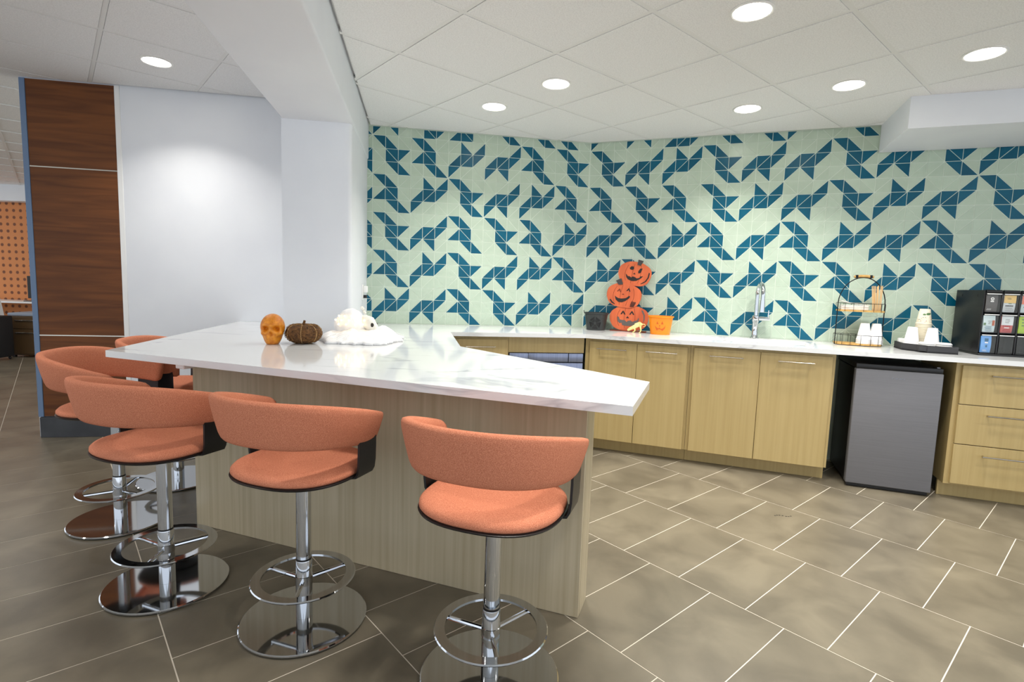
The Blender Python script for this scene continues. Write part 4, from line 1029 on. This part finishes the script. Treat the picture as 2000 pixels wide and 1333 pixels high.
for a in range(-14, 1):
    P = [GC(a-0.02, 3), GC(a+0.02, 3), GC(a+0.02, 20), GC(a-0.02, 20)]; p = [(q.x, q.y) for q in P]
    for n, c in hpF:
        p = clip(p, n, c)
        if len(p) < 3: break
    if len(p) >= 3:
        bm = BM(); prism(bm, p if area(p) > 0 else p[::-1], HL+0.013, HL+0.0195); obj('ceiling_grid_bar', bm, 'ceiling_bar', cf, smooth=False)
for x, y in ((-6.0, 6.2), (-7.8, 5.2), (-9.4, 7.6)):  # unseen lamps put in to give the far room its light
    t = thing('downlight', 'unseen round downlight added to light the far room', 'ceiling light', (x, y, HL+0.02), 0, 'added unseen downlights of the far room')
    bm = BM(); lathe(bm, [(0.0, -0.0015), (0.085, -0.0015), (0.085, -0.006), (0.0, -0.0075)], 24); obj('lens', bm, 'lamp_glow', t)
    ld = bpy.data.lights.new('downlight_lamp', 'AREA'); ld.shape = 'DISK'; ld.size = 0.15; ld.energy = LAMP_W; ld.color = (1, 0.95, 0.88)
    lo = bpy.data.objects.new('downlight_lamp', ld); COL.objects.link(lo); lo.parent = t; lo.location = (0, 0, -0.02)
# desk, pedestal, chairs, monitor, black case
dk = thing('desk', 'long white desk against the orange screen wall', 'desk', (-8.3, 8.94, 0))
bm = BM(); bx(bm, -0.9, 1.3, -0.19, 0.29, 0.72, 0.75, 0.003, 1); obj('top', bm, 'white_plastic', dk)
for x in (-0.85, 1.25):
    bm = BM(); bx(bm, x-0.02, x+0.02, -0.17, 0.26, 0.001, 0.7195); obj('leg', bm, 'white_plastic', dk, smooth=False)
mn = thing('monitor', 'black desk monitor seen edge-on against the orange wall', 'monitor', (-8.02, 8.93, 0.7505), 0.35)
bm = BM(); bx(bm, -0.06, 0.06, -0.012, 0.012, 0.05, 0.42, 0.004, 1); obj('screen', bm, 'black_plastic', mn)
bm = BM(); bx(bm, -0.02, 0.02, 0.0, 0.02, 0.011, 0.09); bx(bm, -0.1, 0.1, -0.07, 0.07, 0.0, 0.0108); obj('stand', bm, 'black_plastic', mn, smooth=False)
pd = thing('drawer_pedestal', 'dark brown drawer pedestal with two pale handles', 'drawer unit', (-7.13, 7.97, 0), 0.10)
bm = BM(); bx(bm, -0.21, 0.21, -0.24, 0.24, 0.03, 0.60, 0.003, 1); obj('body', bm, 'drawer_brown', pd)
for z0, z1 in ((0.42, 0.59), (0.05, 0.41)):
    bm = BM(); bx(bm, -0.20, 0.20, -0.258, -0.2405, z0, z1, 0.003, 1); d = obj('drawer', bm, 'drawer_brown', pd)
    bm = BM(); bx(bm, -0.09, 0.16, -0.280, -0.259, z1-0.06, z1-0.045, 0.002, 1); obj('handle', bm, 'handle_nickel', d)
for x in (-0.17, 0.17):
    for y in (-0.2, 0.2):
        bm = BM(); bx(bm, x-0.02, x+0.02, y-0.02, y+0.02, 0.001, 0.0295); obj('foot', bm, 'black_plastic', pd, smooth=False)
bm = BM(); bx(bm, -0.21, 0.21, -0.24, 0.24, 0.6005, 0.645, 0.012, 2); obj('seat_cushion', bm, 'cushion_grey', pd)
def shell_chair(label, loc, rz):
    t = thing('shell_chair', label, 'chair', loc, rz)
    bm = BM(); P = []
    prof = [(0.22, 0.44), (0.16, 0.445), (0.05, 0.435), (-0.10, 0.435), (-0.19, 0.455), (-0.235, 0.53), (-0.255, 0.66), (-0.27, 0.80)]
    for y, z in prof:
        row = []
        for j in range(11):
            x = -0.23+0.046*j; k = (x/0.23)**2; row.append((x*(1-0.12*max(0, (z-0.6)/0.3)), y+0.05*k*(1 if z > 0.5 else 0.2), z+0.05*k*(1 if z < 0.5 else 0.1)))
        P.append(row)
    grid(bm, P); bmesh.ops.solidify(bm, geom=bm.faces[:], thickness=0.012); obj('shell', bm, 'white_plastic', t)
    for x in (-0.18, 0.18):
        for y in (-0.18, 0.18):
            bm = BM(); tube(bm, [(x*0.7, y*0.7, 0.425), (x*1.15, y*1.15, 0.001)], 0.010, 8); obj('leg', bm, 'white_plastic', t)
    return t
shell_chair('white plastic shell chair at the frame edge near the black case', (-8.06, 8.34, 0), radians(-100))
shell_chair('white plastic shell chair behind the brown drawer pedestal', (-7.52, 8.475, 0), radians(176))
bc = thing('rolling_case', 'black upright case standing on the floor of the far room', 'case', (-7.27, 7.42, 0), 0.0)
bm = BM(); bx(bm, -0.20, 0.18, -0.14, 0.14, 0.04, 0.62, 0.02, 3); obj('shell', bm, 'black_matte', bc)
for x in (-0.16, 0.14):
    for y in (-0.1, 0.1):
        bm = BM(); bmesh.ops.create_uvsphere(bm, u_segments=12, v_segments=8, radius=0.0195, matrix=Matrix.Translation((x, y, 0.0205))); obj('wheel', bm, 'black_plastic', bc)
bm = BM(); tube(bm, [(-0.06, 0.0, 0.615), (-0.06, 0.0, 0.65), (0.05, 0.0, 0.65), (0.05, 0.0, 0.615)], 0.008, 6); obj('handle', bm, 'black_plastic', bc)
# smudge of dirt on the kitchen floor
bm = BM()
for k in range(7):
    x = -0.045+0.015*k; pts = [(x+0.006*cos(2*pi*i/7)*random.uniform(0.6, 1.3), 0.004*sin(2*pi*i/7)*random.uniform(0.5, 1.2)+0.008*sin(k), 0) for i in range(7)]
    prism(bm, [(p[0], p[1]) for p in pts], 0.0002, 0.001)
tag(obj('debris', bm, 'carve_dark', loc=(1.60, 2.98, 0), smooth=False), 'small dark scrap of debris on the kitchen floor tile', 'debris')
